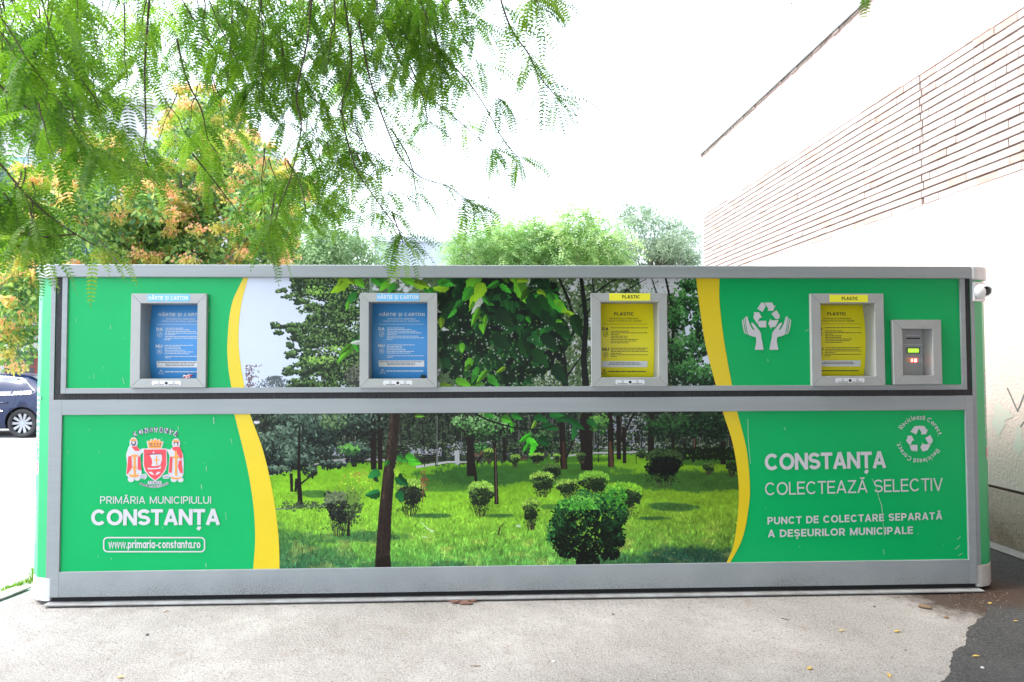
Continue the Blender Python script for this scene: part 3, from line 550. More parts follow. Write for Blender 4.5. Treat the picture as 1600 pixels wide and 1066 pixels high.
    C.clump(560, 752, 26, 18, 150, [(120, 180, 50), (150, 200, 60), (176, 190, 70), (170, 130, 70)], 1.6)
    for _ in range(160): C.dab(440 + 70 * rs.rand(), 790 + 4 * rs.randn(), 1.8, 1.0, rs.rand() * 3, (66, 84, 60), .8)
    # the large dark bush in front
    for _ in range(60): C.dab(900 + 36 * rs.rand(), 868 + 20 * rs.rand(), 1.4, 8, .3 * rs.randn(), (24, 22, 20))
    lobes = [(912, 774, 10, 8), (948, 780, 9, 8), (880, 795, 12, 10), (970, 806, 10, 12), (868, 840, 10, 9), (966, 846, 10, 10), (885, 862, 12, 9), (955, 866, 12, 8), (918, 872, 16, 8), (918, 800, 44, 26), (890, 812, 30, 24), (945, 812, 32, 26), (918, 830, 50, 26), (884, 838, 24, 22), (950, 838, 26, 24), (905, 855, 34, 20), (935, 858, 30, 18), (960, 826, 16, 16), (874, 822, 14, 18), (930, 786, 24, 14), (900, 788, 24, 12)]
    for a in lobes: C.clump(*a, int(6 + a[2] * a[3] * .085), [(12, 18, 15), (18, 28, 20)], 3.0)
    for q in range(1500):
        lx, ly, lrx, lry = lobes[rs.randint(len(lobes))]; a = rs.rand() * 6.283; r = rs.rand() ** .5; x = lx + lrx * r * math.cos(a); y = ly + lry * r * math.sin(a); u = (826 - y) / 54
        cols = [(14, 20, 16), (20, 34, 24), (26, 54, 32), (38, 82, 44), (60, 122, 58), (96, 166, 76)]; q = int(np.clip(2.15 + u * 2.2 + (ly - y) / lry * .9 + rs.randn() * .9, 0, 5)); C.leaf(x, y, 3.4 + 2 * rs.rand(), 1.9, 1.2 + rs.randn() * .9, cols[q])
    for q in range(60):
        a = rs.rand() * 6.28; C.leaf(918 + 56 * math.cos(a) + rs.randn() * 3, 826 + 50 * math.sin(a) + rs.randn() * 3, 3.6, 1.8, a + rs.randn() * .5, [(30, 66, 38), (50, 110, 56), (22, 44, 28)][rs.randint(3)])
    C.clump(905, 786, 34, 12, 170, [(90, 170, 60), (70, 140, 60), (120, 190, 80)], 2.4); C.clump(860, 834, 8, 20, 40, [(46, 110, 60), (70, 140, 70)], 2.2); C.clump(962, 776, 20, 20, 140, [(60, 130, 50), (96, 170, 60)], 2.4)
    # foreground trunk
    C.line([(618, 640), (614, 690), (607, 745), (602, 800), (599, 850), (597, 896)], 14, 24, (50, 41, 36), .3)
    C.line([(613, 640), (609, 690), (605, 740), (600, 780)], 3.5, 5, (92, 72, 60), .35); C.line([(606, 720), (600, 800), (594, 870)], 3, 4, (58, 46, 40), .3)
    for _ in range(420):
        t = rs.rand(); yy = 646 + 246 * t; xc = np.interp(yy, [640, 745, 800, 850, 896], [618, 607, 602, 599, 597]); wd_ = 6 + 5 * t; xx = xc + (rs.rand() - .5) * 2 * wd_; lt = 1 - (xx - xc + wd_) / (2 * wd_)
        C.dab(xx, yy, .8, 2 + 3 * rs.rand(), rs.randn() * .15, np.array((34, 27, 24)) + np.array((60, 46, 38)) * lt * rs.rand() * (1.1 - .6 * t), .7)
    C.poly([(590, 872), (584, 896), (612, 896), (610, 868)], (38, 30, 26), 1, .4); C.dab(608, 708, 3, 4, 0, (60, 46, 40))
    for _ in range(60): C.dab(612 + 60 * rs.rand(), 858 + 30 * rs.rand(), .8, 4, .4 * rs.randn(), (86, 150, 60), .7)
    # large leaves by the trunk and hanging from the top
    for x, y, L, w, an, c in ((648, 722, 11, 9, .1, (92, 196, 46)), (642, 716, 9, 7, .5, (80, 180, 50)), (628, 718, 9, 8, .6, (62, 150, 56)), (584, 742, 11, 8, 2.7, (44, 130, 62)), (582, 772, 12, 10, 2.9, (40, 126, 66)), (588, 750, 5, 4, 1, (30, 60, 40)), (628, 752, 12, 10, .8, (30, 96, 50)), (626, 776, 10, 8, 1.2, (34, 104, 56)), (620, 738, 8, 5, 1.5, (150, 190, 60)), (632, 745, 6, 4, 1, (130, 180, 50)), (604, 724, 6, 5, 2, (60, 140, 50)),
                              (792, 656, 9, 8, .3, (92, 186, 50)), (800, 668, 9, 5, 1.6, (80, 176, 50)), (820, 684, 12, 7, 2.6, (76, 190, 44)), (832, 692, 11, 7, .5, (86, 200, 50)), (832, 702, 11, 6, 1.9, (82, 200, 46)), (822, 700, 9, 5, 2.2, (66, 170, 44)), (834, 664, 8, 5, 2.0, (140, 196, 70)), (850, 690, 11, 9, .6, (30, 84, 40)), (860, 668, 14, 9, .2, (32, 100, 44)), (846, 655, 12, 8, .3, (36, 110, 46)), (880, 655, 14, 8, .2, (30, 92, 40)), (900, 664, 16, 9, .6, (28, 100, 44)), (896, 678, 11, 7, 1.6, (40, 120, 56)), (925, 662, 10, 7, .6, (34, 96, 44)), (870, 650, 12, 7, 0, (40, 120, 50)), (765, 650, 9, 6, .3, (60, 140, 50)), (656, 650, 8, 4, 0, (120, 180, 50)), (808, 651, 10, 6, .4, (50, 140, 46))):
        C.leaf(x, y, L, w, an, c)
    C.line([(744, 648), (766, 658), (800, 668), (840, 672), (880, 662)], 2.8, 1.6, (24, 22, 20), .2); C.line([(830, 672), (838, 690), (846, 706)], 1.2, .8, (30, 40, 24)); C.line([(630, 706), (640, 700), (622, 728)], 1.4, .8, (50, 40, 36))
    for pts in ([(657, 815), (664, 822), (676, 832)], [(660, 838), (668, 840)], [(666, 826), (678, 830)]): C.line(pts, .8, 1.8, (196, 226, 176), .1)
    C.line([(779, 836), (781, 824), (787, 818)], 3, 1, (70, 60, 44)); C.dab(810, 822, 4, 2, .2, (200, 216, 200), .8)
    return C

def print_mat(name, im, rough=0.3):
    m = bpy.data.materials.new(name); m.use_nodes = True; t = m.node_tree; p = t.nodes['Principled BSDF']
    p.inputs['Roughness'].default_value = rough; p.inputs['Specular IOR Level'].default_value = 0.16
    i = t.nodes.new('ShaderNodeTexImage'); i.image = im; i.extension = 'EXTEND'; t.links.new(i.outputs[0], p.inputs['Base Color']); return m
def to_px(p):
    d = Vector(p) - CAM; w = d.dot(FWD); return CX + FPX * d.dot(RT) / w, CY - FPX * d.dot(UP) / w

# ------------------------------------------------------------------ the recycling kiosk (front plane Y = 0)
KW = 6.6; ZB, GB_, GT_, ZT, PL, PB, PU, BT = 0.06, 0.2335, 1.3207, 1.4258, 1.4698, 1.507, 2.288, 2.378
U1, U2 = 0.047, 6.559
kiosk = thing('recycling_kiosk', 'long green and grey recycling kiosk printed with a park picture', 'recycling kiosk', (0, 0, 0))
def curve_x(pts):
    a = sorted((XZ(*p)[1], XZ(*p)[0]) for p in pts); z = [q[0] for q in a]; x = [q[1] for q in a]
    # gentle spline through the measured points
    def f(q):
        k = int(np.clip(np.searchsorted(z, q) - 1, 0, len(z) - 2)); 
        m = [(x[min(i + 1, len(x) - 1)] - x[max(i - 1, 0)]) / (z[min(i + 1, len(x) - 1)] - z[max(i - 1, 0)]) for i in (k, k + 1)]
        h = z[k + 1] - z[k]; s = (q - z[k]) / h
        return (2*s**3-3*s**2+1)*x[k] + (s**3-2*s**2+s)*h*m[0] + (-2*s**3+3*s**2)*x[k+1] + (s**3-s**2)*h*m[1]
    return f
cUL0 = curve_x([(380.5, 434), (362.5, 475), (355.5, 535), (357, 575), (362, 607)]); cUL1 = curve_x([(388, 434), (377.5, 475), (373, 520), (375, 560), (382.5, 607)])
cUR0 = curve_x([(1087.5, 434), (1092.5, 477), (1102.5, 540), (1119, 604.5)]); cUR1 = curve_x([(1124, 434), (1124, 470), (1130, 525), (1137.5, 570), (1144, 604.5)])
cLL0 = curve_x([(367, 649.5), (387, 732.6), (396.6, 794.5), (398.8, 845), (395.7, 889.7)]); cLL1 = curve_x([(391.5, 649.5), (412, 707), (427.5, 777.6), (435.4, 839.5), (437, 889.7)])
cLR0 = curve_x([(1130, 646), (1145.4, 696), (1153.8, 755), (1153, 800), (1145.4, 853.6), (1134, 881)]); cLR1 = curve_x([(1152.4, 646), (1166.5, 704), (1171.5, 760.7), (1169.3, 794.5), (1159.4, 842.4), (1139.7, 881)])
FR = -0.035      # front of the hatch frames
def rect_px(o, Y):
    x0, z1 = XZ(o[0], o[1], Y); x1, z0 = XZ(o[2], o[3], Y)
    xa, za = XZ(o[0], o[3], Y); xb, zb = XZ(o[2], o[1], Y)
    return [(x0 + xa) / 2, (x1 + xb) / 2, (z0 + za) / 2, (z1 + zb) / 2]
HATCH = [((204, 459, 322, 606), (219, 474, 308, 592)), ((562, 458, 683, 606), (576, 472, 668, 592)), ((924, 458, 1043, 604), (939, 472, 1029, 590)), ((1268, 459, 1382, 603), (1283, 474, 1368, 588)), ((1396, 500, 1471.5, 601), (1410.5, 514, 1458, 587))]
outer = [rect_px(h[0], FR) for h in HATCH]; inner = [rect_px(h[1], FR) for h in HATCH]
holes = [(a[0] - .004, a[1] + .004, a[2] - .004, a[3] + .004) for a in inner]
def sheet(zs, lo, hi, y, hol=(), step=None):
    mb = MB(); zz = sorted(set([z for z in zs] + [q for h in hol for q in h[2:4] if zs[0] < q < zs[-1]]))
    for za, zb in zip(zz[:-1], zz[1:]):
        zm = (za + zb) / 2; cut = sorted([h for h in hol if h[2] <= zm <= h[3] and h[1] > lo(zm) and h[0] < hi(zm)])
        ea, eb = [lo(za)], [lo(zb)]
        for h in cut: ea += [h[0], h[1]]; eb += [h[0], h[1]]
        ea.append(hi(za)); eb.append(hi(zb))
        for k in range(0, len(ea), 2):
            n = max(1, int((ea[k + 1] - ea[k]) / step)) if step else 1
            for q in range(n):
                f0, f1 = q / n, (q + 1) / n
                mb.poly([(ea[k] + (ea[k+1] - ea[k]) * f0, y, za), (ea[k] + (ea[k+1] - ea[k]) * f1, y, za), (eb[k] + (eb[k+1] - eb[k]) * f1, y, zb), (eb[k] + (eb[k+1] - eb[k]) * f0, y, zb)])
    return mb
def uv_print(o, C):
    me = o.data; uv = me.uv_layers.new(name='print')
    for l in me.loops:
        px, py = to_px(me.vertices[l.vertex_index].co); uv.data[l.index].uv = ((px - C.x0) / (C.x1 - C.x0) if False else (px - C.x0) * C.k / C.w, 1 - (py - C.y0) * C.k / C.h)
PRINT_GAIN = .86
# body, roof, plinth
b = MB(); b.box(-.17, 6.77, .21, 1.9, .05, 2.34); b.build('body_shell', M['green'], kiosk)
b = MB(); b.box(-.19, 6.79, .19, 1.93, 2.3405, 2.385); b.build('roof', M['silver'], kiosk, bevel=.006)
b = MB(); b.box(-.004, 6.604, .016, .2095, ZB + .002, 2.335); b.f = [f for k, f in enumerate(b.f) if k != 2]; b.m = b.m[:len(b.f)]; b.build('inner_box', M['dark'], kiosk)
b = MB(); b.box(-.02, 6.62, -.055, .20, .012, .024); b.build('threshold_plate', mat('plate_steel', (.34, .35, .35), .4, (.22, .21, .2), 6), kiosk, bevel=.003)
b = MB(); b.box(.0, 6.6, .012, .19, .0245, ZB + .0015); b.build('plinth', M['dark'], kiosk)
# brush seals
b = MB(); b.box(-.0055, 6.6055, -.001, .0145, ZT + .0005, PL - .0005); b.box(.0005, U1 - .0005, -.001, .0145, PL, PU); b.box(U2 + .0005, 6.5995, -.001, .0145, PL, PU); b.build('brush_seal', M['black'], kiosk)
# lower frame
b = MB(); b.box(0, .06, -.014, .014, ZB, ZT); b.box(KW - .06, KW, -.014, .014, ZB, ZT); b.box(.0602, KW - .0602, -.0145, .013, ZB, GB_, 1); b.box(.0602, KW - .0602, -.0145, .013, GT_, ZT)
b.build('lower_frame', [M['silver'], M['silver_dirty']], kiosk, bevel=.0025)
# upper frame
b = MB(); b.box(U1, U1 + .036, -.014, .014, PL, PU + .01); b.box(U2 - .036, U2, -.014, .014, PL, PU + .01); b.box(U1 + .0362, U2 - .0362, -.0145, .013, PL, PB); b.build('upper_frame', M['silver'], kiosk, bevel=.0025)
# top beam
b = MB(); b.box(.0, KW, -.03, .188, PU, BT); b.build('top_beam', M['silver'], kiosk, bevel=.006)
# panels
zu = list(np.linspace(PB - .008, PU + .008, 33)); zl = list(np.linspace(GB_ - .006, GT_ + .006, 41))
up = sheet([PB - .008, PU + .008], lambda z: U1 + .03, lambda z: U2 - .03, 0.0, holes).build('upper_panel', M['green'], kiosk)
lp = sheet([GB_ - .006, GT_ + .006], lambda z: .055, lambda z: KW - .055, 0.0).build('lower_panel', M['green'], kiosk)
CU, CL = paint_upper(), paint_lower()
pu = sheet(zu, cUL1, cUR0, -.0015, holes, .12).build('park_picture', print_mat('park_print_upper', CU.image('park_print_upper', PRINT_GAIN)), up); uv_print(pu, CU)
pl = sheet(zl, cLL1, cLR0, -.0015, (), .12).build('park_picture', print_mat('park_print_lower', CL.image('park_print_lower', PRINT_GAIN)), lp); uv_print(pl, CL)
sheet(zu, cUL0, cUL1, -.0025, holes).build('yellow_stripe', M['yellow'], up); sheet(zu, cUR0, cUR1, -.0025, holes).build('yellow_stripe', M['yellow'], up)
sheet(zl, cLL0, cLL1, -.0025).build('yellow_stripe', M['yellow'], lp); sheet(zl, cLR0, lambda z: max(cLR1(z), cLR0(z) + .001), -.0025).build('yellow_stripe', M['yellow'], lp)
# lettering
def crop(x0, y0, s): return lambda x, y, d=0.0: (XZ(x0 + x * s, y0 + y * s)[0], -d, XZ(x0 + x * s, y0 + y * s)[1])
t_ = MB(); text_px(t_, 'PRIMĂRIA MUNICIPIULUI', 157, 787, 330, 787, 11.5, .125, .14); t_.build('lettering', M['white_vinyl'], lp)
t_ = MB(); text_px(t_, 'CONSTANȚA', 142.5, 821, 344.5, 820, 25, .205, .03); t_.build('lettering', M['white_vinyl'], lp)
t_ = MB(); text_px(t_, 'www.primaria-constanta.ro', 170, 856.5, 313.5, 856.5, 12.8, .17, .07)
rr = [(162.5 + 6, 840), (320 - 6, 840)] + [(320 - 6 + 6 * math.sin(a), 846 - 6 * math.cos(a)) for a in np.linspace(.2, 1.5, 5)] + [(320, 846), (320, 856)] + [(314 + 6 * math.cos(a), 856 + 6 * math.sin(a)) for a in np.linspace(.1, 1.5, 5)] + [(314, 862), (168.5, 862)] + [(168.5 - 6 * math.sin(a), 856 + 6 * math.cos(a)) for a in np.linspace(.1, 1.5, 5)] + [(162.5, 856), (162.5, 846)] + [(168.5 - 6 * math.cos(a), 846 - 6 * math.sin(a)) for a in np.linspace(.1, 1.5, 5)] + [(168.5, 840)]
for q in stroke_quads(rr, 2.0): t_.poly([(XZ(p.x, p.y)[0], -.0035, XZ(p.x, p.y)[1]) for p in q][::-1])
t_.build('web_address', M['white_vinyl'], lp)
t_ = MB(); text_px(t_, 'CONSTANȚA', 1194.5, 735, 1384.5, 731, 26, .20, .03); t_.build('lettering', M['white_vinyl'], lp)
t_ = MB(); text_px(t_, 'COLECTEAZĂ SELECTIV', 1195, 774, 1473, 766.5, 20, .115, .10); t_.build('lettering', M['white_vinyl'], lp)
t_ = MB(); text_px(t_, 'PUNCT DE COLECTARE SEPARATĂ', 1199, 819.5, 1472, 811.5, 11.5, .19, .13); t_.build('lettering', M['white_vinyl'], lp); t_ = MB(); text_px(t_, 'A DEȘEURILOR MUNICIPALE', 1199.5, 839.5, 1426, 834, 11.5, .19, .13); t_.build('lettering', M['white_vinyl'], lp)
# recycling marks
HANDS = [[(262,375),(272,365),(290,375),(305,420),(325,490),(355,550),(385,592),(400,598),(405,585),(398,568),(365,515),(355,492),(358,476),(370,470),(400,490),(440,540),(500,615),(518,650),(525,720),(565,925),(415,925),(440,790),(440,735),(425,710),(370,700),(320,680),(298,664),(282,560),(266,450)],
         [(235,400),(243,392),(250,392),(258,470),(272,580),(288,666),(276,663),(258,570),(243,480)], [(203,435),(212,420),(222,417),(232,500),(248,600),(268,664),(250,652),(230,605),(213,520)]]
R1 = [[(458,242),(515,152),(530,140),(552,138),(572,146),(600,195),(545,298)], [(580,138),(695,138),(712,148),(738,200),(765,183),(720,275),(625,275),(643,250)], [(395,300),(488,302),(505,328),(522,372),(543,387),(505,392),(478,430),(460,500),(395,395),(393,370),(410,325)], [(490,443),(607,443),(607,552),(510,552),(485,538),(468,500),(472,465)],
      [(692,325),(778,265),(830,350),(833,378),(815,412),(765,414)], [(813,432),(765,535),(748,545),(695,548),(690,580),(638,490),(678,405),(686,435)]]
R2 = [[(450,370),(510,285),(530,275),(555,275),(590,312),(545,415)], [(562,272),(665,272),(690,288),(712,335),(742,330),(705,412),(620,412),(635,385)], [(390,442),(468,433),(498,495),(518,518),(482,514),(442,600),(376,520),(404,462)], [(462,588),(565,588),(568,692),(490,690),(458,675),(438,612)],
      [(692,475),(778,422),(822,512),(802,565),(748,570)], [(788,577),(735,675),(690,690),(665,692),(658,704),(612,630),(655,550),(664,577)]]
def shapes(name, polys, f, m, parent, d=.004):
    mb = MB()
    for k, p in enumerate(polys): mb.poly([f(x, y, d + k * .00006) for x, y in p][::-1])
    return mb.build(name, m, parent)
fE = crop(1140, 460, 110 / 1173)
shapes('recycling_hands_mark', R1 + HANDS + [[(1223 - x, y) for x, y in p][::-1] for p in HANDS], fE, M['white_vinyl'], up)
fR = crop(1380, 640, 110 / 1173)
shapes('recycling_mark', R2, fR, M['white_vinyl'], lp)
c_ = XZ(1435.8, 686.2); s_ = abs(XZ(1436, 600)[1] - XZ(1436, 700)[1]) / 100
for mid, w in ((112, 'Reciclează'), (37, 'Corect.'), (-68, 'Reciclează'), (-143, 'Corect.')):
    t_ = MB(); text_arc(t_, w, c_[0], c_[1], 30.6 * s_, mid, 7.2 * s_, .16, .16, span=78 if 'z' in w else 58); t_.build('circular_lettering', M['white_vinyl'], lp)
# city crest
fC = crop(180, 640, 130 / 990)
CM = [M['white_vinyl'], M['red'], M['orange'], M['navy'], M['skin']]
cr = MB(); lay = [0]
def cp(pts, m, d): lay[0] += 1; cr.poly([fC(x, y, d + lay[0] * .00002) for x, y in pts][::-1], m)
def grow(pts, g):
    c = np.mean(np.array(pts), 0); return [tuple(np.array(p) + (np.array(p) - c) / (np.linalg.norm(np.array(p) - c) + 1e-6) * g) for p in pts]
def ell(cx, cy, rx, ry): return [(cx + rx * math.cos(a), cy + ry * math.sin(a)) for a in np.linspace(0, 6.283, 17)[:-1]]
def bar(x0, y0, x1, y1): return [(x0, y0), (x1, y0), (x1, y1), (x0, y1)]
SH = [(345,475),(608,475),(608,660),(590,720),(540,790),(478,840),(415,790),(365,725),(345,660)]
CRN = [(390,378),(412,372),(425,392),(432,362),(452,358),(458,385),(470,355),(490,355),(495,385),(505,360),(525,362),(530,392),(545,378),(565,380),(545,462),(405,462)]
LF = [(170,450),(200,430),(250,440),(290,490),(330,470),(330,510),(290,550),(300,640),(312,740),(285,800),(180,805),(140,770),(155,640),(145,540)]
RF = [(700,450),(760,445),(800,540),(805,640),(808,755),(785,815),(680,815),(640,750),(660,560),(640,520),(620,480),(660,490)]
for p in (SH, CRN, LF, RF, ell(222, 395, 36, 52), ell(727, 402, 36, 46), ell(190, 830, 24, 20), ell(265, 815, 22, 18), ell(700, 830, 24, 20), ell(780, 835, 22, 16)): cp(grow(p, 14), 0, .003)
for p in ([(300,770),(370,765),(382,800),(360,830),(285,818)], [(565,788),(620,768),(668,790),(640,822),(575,822)]): cp(p, 0, .003)
cp(bar(392, 850, 552, 888), 0, .003)
cp(SH, 1, .0036); cp(CRN, 2, .0036)
for x in (418, 440, 475, 510, 540): cp(bar(x - 5, 398, x + 5, 428), 3, .0042)
cp(bar(412, 436, 540, 441), 3, .0042)
for p, m in (([(195,440),(260,435),(297,490),(240,492)], 1), ([(160,555),(197,555),(202,690),(150,770),(140,765)], 1), ([(275,555),(300,560),(314,725),(270,712),(272,600)], 1), (bar(222, 535, 247, 790), 2), (bar(195, 537, 272, 560), 2), (bar(208, 680, 260, 700), 2), ([(165,760),(190,772),(235,780),(265,772),(285,760),(280,795),(240,806),(180,800)], 2),
             ([(690,445),(760,440),(790,480),(806,560),(782,592),(740,520),(680,470)], 1), ([(655,560),(687,560),(674,752),(640,750)], 1), ([(760,610),(792,600),(806,756),(776,752),(750,680)], 1), (bar(714, 490, 739, 785), 2), (bar(692, 554, 766, 577), 2), ([(668,790),(690,805),(735,812),(775,805),(790,792),(785,818),(730,832),(676,822)], 2),
             (ell(222, 398, 29, 33), 3), (ell(727, 402, 28, 28), 3), ([(188,372),(188,345),(204,358),(221,338),(238,358),(256,346),(254,372)], 2), ([(692,384),(692,358),(711,370),(727,353),(745,370),(766,360),(759,384)], 2),
             ([(415,540),(555,530),(562,590),(540,660),(430,685),(446,640),(440,590)], 0), (bar(378, 525, 572, 533), 3), ([(448,520),(456,500),(472,500),(466,520)], 0), ([(385,690),(430,697),(520,692),(550,668),(545,705),(400,713)], 0), ([(400,742),(440,740),(470,780),(430,768)], 0), ([(548,742),(505,740),(480,780),(520,768)], 0)): cp(p, m, .0042)
for p, m in ((ell(222, 392, 17, 19), 4), (ell(727, 412, 17, 21), 4), (bar(490, 550, 504, 660), 2), (bar(465, 593, 532, 607), 2), ([(400,684),(430,672),(480,672),(480,686)], 1), (ell(215, 388, 3, 3), 3), (ell(230, 388, 3, 3), 3)): cp(p, m, .0050)
for x0, x1, y in ((305, 362, 782), (302, 368, 800), (300, 355, 815), (585, 648, 790), (580, 650, 806)): cp(bar(x0, y - 2, x1, y + 2), 3, .0050)
k_ = fC(475, 842); sc_ = abs(fC(475, 742)[2] - k_[2]) / 100
for tt, mm, dd in ((.42, 0, .0032), (.17, 3, .0046)): text_arc(cr, 'CONSTANTA', k_[0], k_[2], 572 * sc_, 90, 62 * sc_, tt, .62 - tt, mm, dd, span=52)
for tt, mm, dd in ((.62, 0, .0032), (.16, 3, .0046)):
    kk = fC(470, 560); text_arc(cr, 'CONSTANTIANA', kk[0], kk[2], 372 * sc_, -90, 32 * sc_, tt, .72 - tt, mm, dd, inside=True, span=57)
Wt = text_width('TOMIS', .16, .42)
text(cr, 'TOMIS', lambda x, y, d: fC(402 + x / Wt * 140, 882 - y * 28, .0046 + d), .16, .42, 3)
cr.build('city_crest', CM, lp)
# scratches and scuffs in the film
def scratch(pts, w, parent, d=.0046):
    mb = MB()
    for q in stroke_quads(pts, w): mb.poly([(XZ(p.x, p.y)[0], -d, XZ(p.x, p.y)[1]) for p in q][::-1])
    return mb
sc = MB(); rr_ = random.Random(5)
def addscr(pts, w):
    w *= .7
    for q in stroke_quads(pts, w): sc.poly([(XZ(p.x, p.y)[0], -.0052, XZ(p.x, p.y)[1]) for p in q][::-1])
for p, w in (([(1362, 748), (1368, 760), (1372, 775)], 1.0), ([(1372, 776), (1377, 790), (1379, 812)], 1.2), ([(1379, 816), (1381, 838)], .7), ([(1168, 655), (1169, 690), (1172, 724)], .9), ([(1225, 668), (1227, 672)], 1.2), ([(1492, 858), (1499, 852)], 1.2), ([(1495, 843), (1500, 838)], .9), ([(1497, 868), (1503, 864)], .8), ([(1380, 858), (1381, 866)], .8), ([(334, 652), (335, 662)], 1.5), ([(361, 685), (363, 693)], .8), ([(323, 728), (323, 736)], .9), ([(353, 800), (354, 812)], .6), ([(315, 757), (316, 764)], 1.2), ([(279, 666), (279, 672)], 1), ([(322, 880), (323, 886)], .8)): addscr(p, w)
for _ in range(12): x, y = 105 + 240 * rr_.random(), 655 + 225 * rr_.random(); addscr([(x, y), (x + rr_.uniform(-1, 1), y + rr_.uniform(1.5, 5))], .35)
for _ in range(9): x, y = 1195 + 300 * rr_.random(), 650 + 212 * rr_.random(); addscr([(x, y), (x + rr_.uniform(-1, 2), y + rr_.uniform(1, 3))], .5)
sc.build('scratch_marks', M['scratch'], lp)
sc = MB()
for p, w in (([(192, 590), (195, 600)], .9), ([(148, 585), (148, 592)], .5), ([(173, 508), (174, 514)], .7), ([(327, 480), (327, 488)], 1.0), ([(1258, 518), (1263, 514)], .9), ([(1262, 516), (1265, 519)], .6), ([(1199, 562), (1200, 564)], 1.2)): addscr(p, w)
for _ in range(6): x, y = 112 + 85 * rr_.random(), 445 + 155 * rr_.random(); addscr([(x, y), (x + rr_.uniform(-.5, .5), y + rr_.uniform(1.5, 6))], .45)
sc.build('scratch_marks', M['scratch'], up)

# hatches
def dash_row(mb, f, x0, x1, y, h, m, rnd):
    x = x0
    while x < x1 - 3:
        w = min(rnd.uniform(14, 46), x1 - x); mb.poly([f(x, y + h), f(x + w, y + h), f(x + w, y), f(x, y)], m); x += w + 5
for k in range(4):
    paper = k < 2; o, n = outer[k], inner[k]; rnd = random.Random(40 + k)
    mb = MB(); cs = [(o[0], o[2]), (o[1], o[2]), (o[1], o[3]), (o[0], o[3])]; ci = [(n[0], n[2]), (n[1], n[2]), (n[1], n[3]), (n[0], n[3])]; g = .0006
    for s in range(4):
        a, b2, c, d = cs[s], cs[(s + 1) % 4], ci[(s + 1) % 4], ci[s]; e = Vector((b2[0] - a[0], b2[1] - a[1])).normalized() * g
        ring = [(a[0] + e.x, a[1] + e.y), (b2[0] - e.x, b2[1] - e.y), (c[0] - e.x, c[1] - e.y), (d[0] + e.x, d[1] + e.y)]
        mb.prism([(x, FR, z) for x, z in ring], [(x, -.0035, z) for x, z in ring])
    fr = mb.build('hatch_frame', M['frame_plastic'], kiosk, bevel=.002)
    x0, x1, z0, z1 = n; zc, hh = (z0 + z1) / 2, (z1 - z0) / 2 + .03
    dr = lambda z: .135 - .042 * (1 - ((z - zc) / hh) ** 2)
    mb = MB(); yb = .16   # reveal walls, just outside the opening
    for xx, xo in ((x0 - .0035, x0 - .0005), (x1 + .0005, x1 + .0035)): mb.box(xx, xo, FR + .004, yb, z0 - .0035, z1 + .0035)
    mb.box(x0, x1, FR + .004, yb, z1 + .0005, z1 + .0035); mb.box(x0, x1, FR + .004, yb, z0 - .0035, z0 - .0005); mb.build('hatch_reveal', M['frame_plastic'], fr)
    mb = MB(); zs = np.linspace(z0, z1, 25)
    for za, zb in zip(zs[:-1], zs[1:]): mb.poly([(x0, dr(za), za), (x1, dr(za), za), (x1, dr(zb), zb), (x0, dr(zb), zb)])
    drum = mb.build('hatch_drum', M['blue'] if paper else M['yellow_sheet'], fr, smooth=True)
    # words on the drum: laid out from the second (paper) and third (plastic) hatch as seen in the photograph
    ref = inner[1] if paper else inner[2]; ox = 550 if paper else 910; shift = x0 - ref[0]
    def F(x, y, d=0.0):
        X, Z = XZ(ox + x * 150 / 969, 450 + y * 150 / 969, .10)
        X = min(max(X + shift, x0 + .001), x1 - .001); Z = min(max(Z, z0 + .002), z1 - .002); return (X, dr(Z) - .0016 - d, Z)
    mb = MB()
    def T(s, xa, xb, yb_, cap, t=.16, tr=.12, m=0):
        Wd = text_width(s, t, tr); text(mb, s, lambda x, y, d: F(xa + x / Wd * (xb - xa), yb_ - y * cap, d), t, tr, m)
    if paper:
        T('HÂRTIE ȘI CARTON', 275, 732, 283, 32, .20, .13); T('INTRODUCEȚI DEȘEURILE', 358, 642, 319, 14, .15); T('COLECTATE ÎN SACUL ALBASTRU', 316, 680, 342, 14, .15); mb.poly([F(270, 368), F(728, 368), F(728, 365), F(270, 365)])
        T('DA', 267, 331, 430, 31, .22, .1); T('NU', 266, 331, 599, 31, .22, .1); cxs, rows = 300, [(405, 356, 530), (421, 356, 600), (438, 356, 655), (455, 356, 705), (470, 356, 455), (488, 356, 668), (505, 356, 728), (520, 350, 410), (576, 352, 632), (592, 352, 505), (608, 352, 515), (625, 352, 550), (642, 352, 632), (659, 352, 592), (686, 356, 728), (700, 356, 412)]
        box, lines, wx, wt = (268, 733, 728, 796), [(746, 280, 710), (761, 350, 640), (776, 355, 635)], 305, (345, 720, 838)
    else:
        T('PLASTIC', 322, 523, 278, 33, .20, .12); T('INTRODUCEȚI DEȘEURILE', 277, 565, 317, 14, .15); T('COLECTATE ÎN SACUL GALBEN', 255, 597, 341, 14, .15); mb.poly([F(197, 367), F(655, 367), F(655, 364), F(197, 364)])
        T('DA', 197, 262, 430, 31, .22, .1); T('NU', 200, 267, 636, 31, .22, .1); cxs, rows = 233, [(404, 285, 658), (438, 285, 472), (455, 285, 660), (470, 285, 368), (488, 285, 455), (505, 285, 452), (521, 285, 558), (538, 285, 540), (555, 285, 460), (609, 285, 655), (626, 285, 630), (642, 285, 658), (660, 285, 395), (676, 285, 658), (692, 285, 348)]
        box, lines, wx, wt = (197, 738, 658, 800), [(756, 278, 578), (771, 260, 595)], 225, (265, 650, 842)
    c1 = 467; c2 = 637 if paper else 673
    for cy in (c1, c2):
        for q in stroke_quads([(cxs + 24 * math.cos(a), cy + 24 * math.sin(a)) for a in np.linspace(0, 2 * math.pi, 21)], 4): mb.poly([F(p.x, p.y) for p in q][::-1])
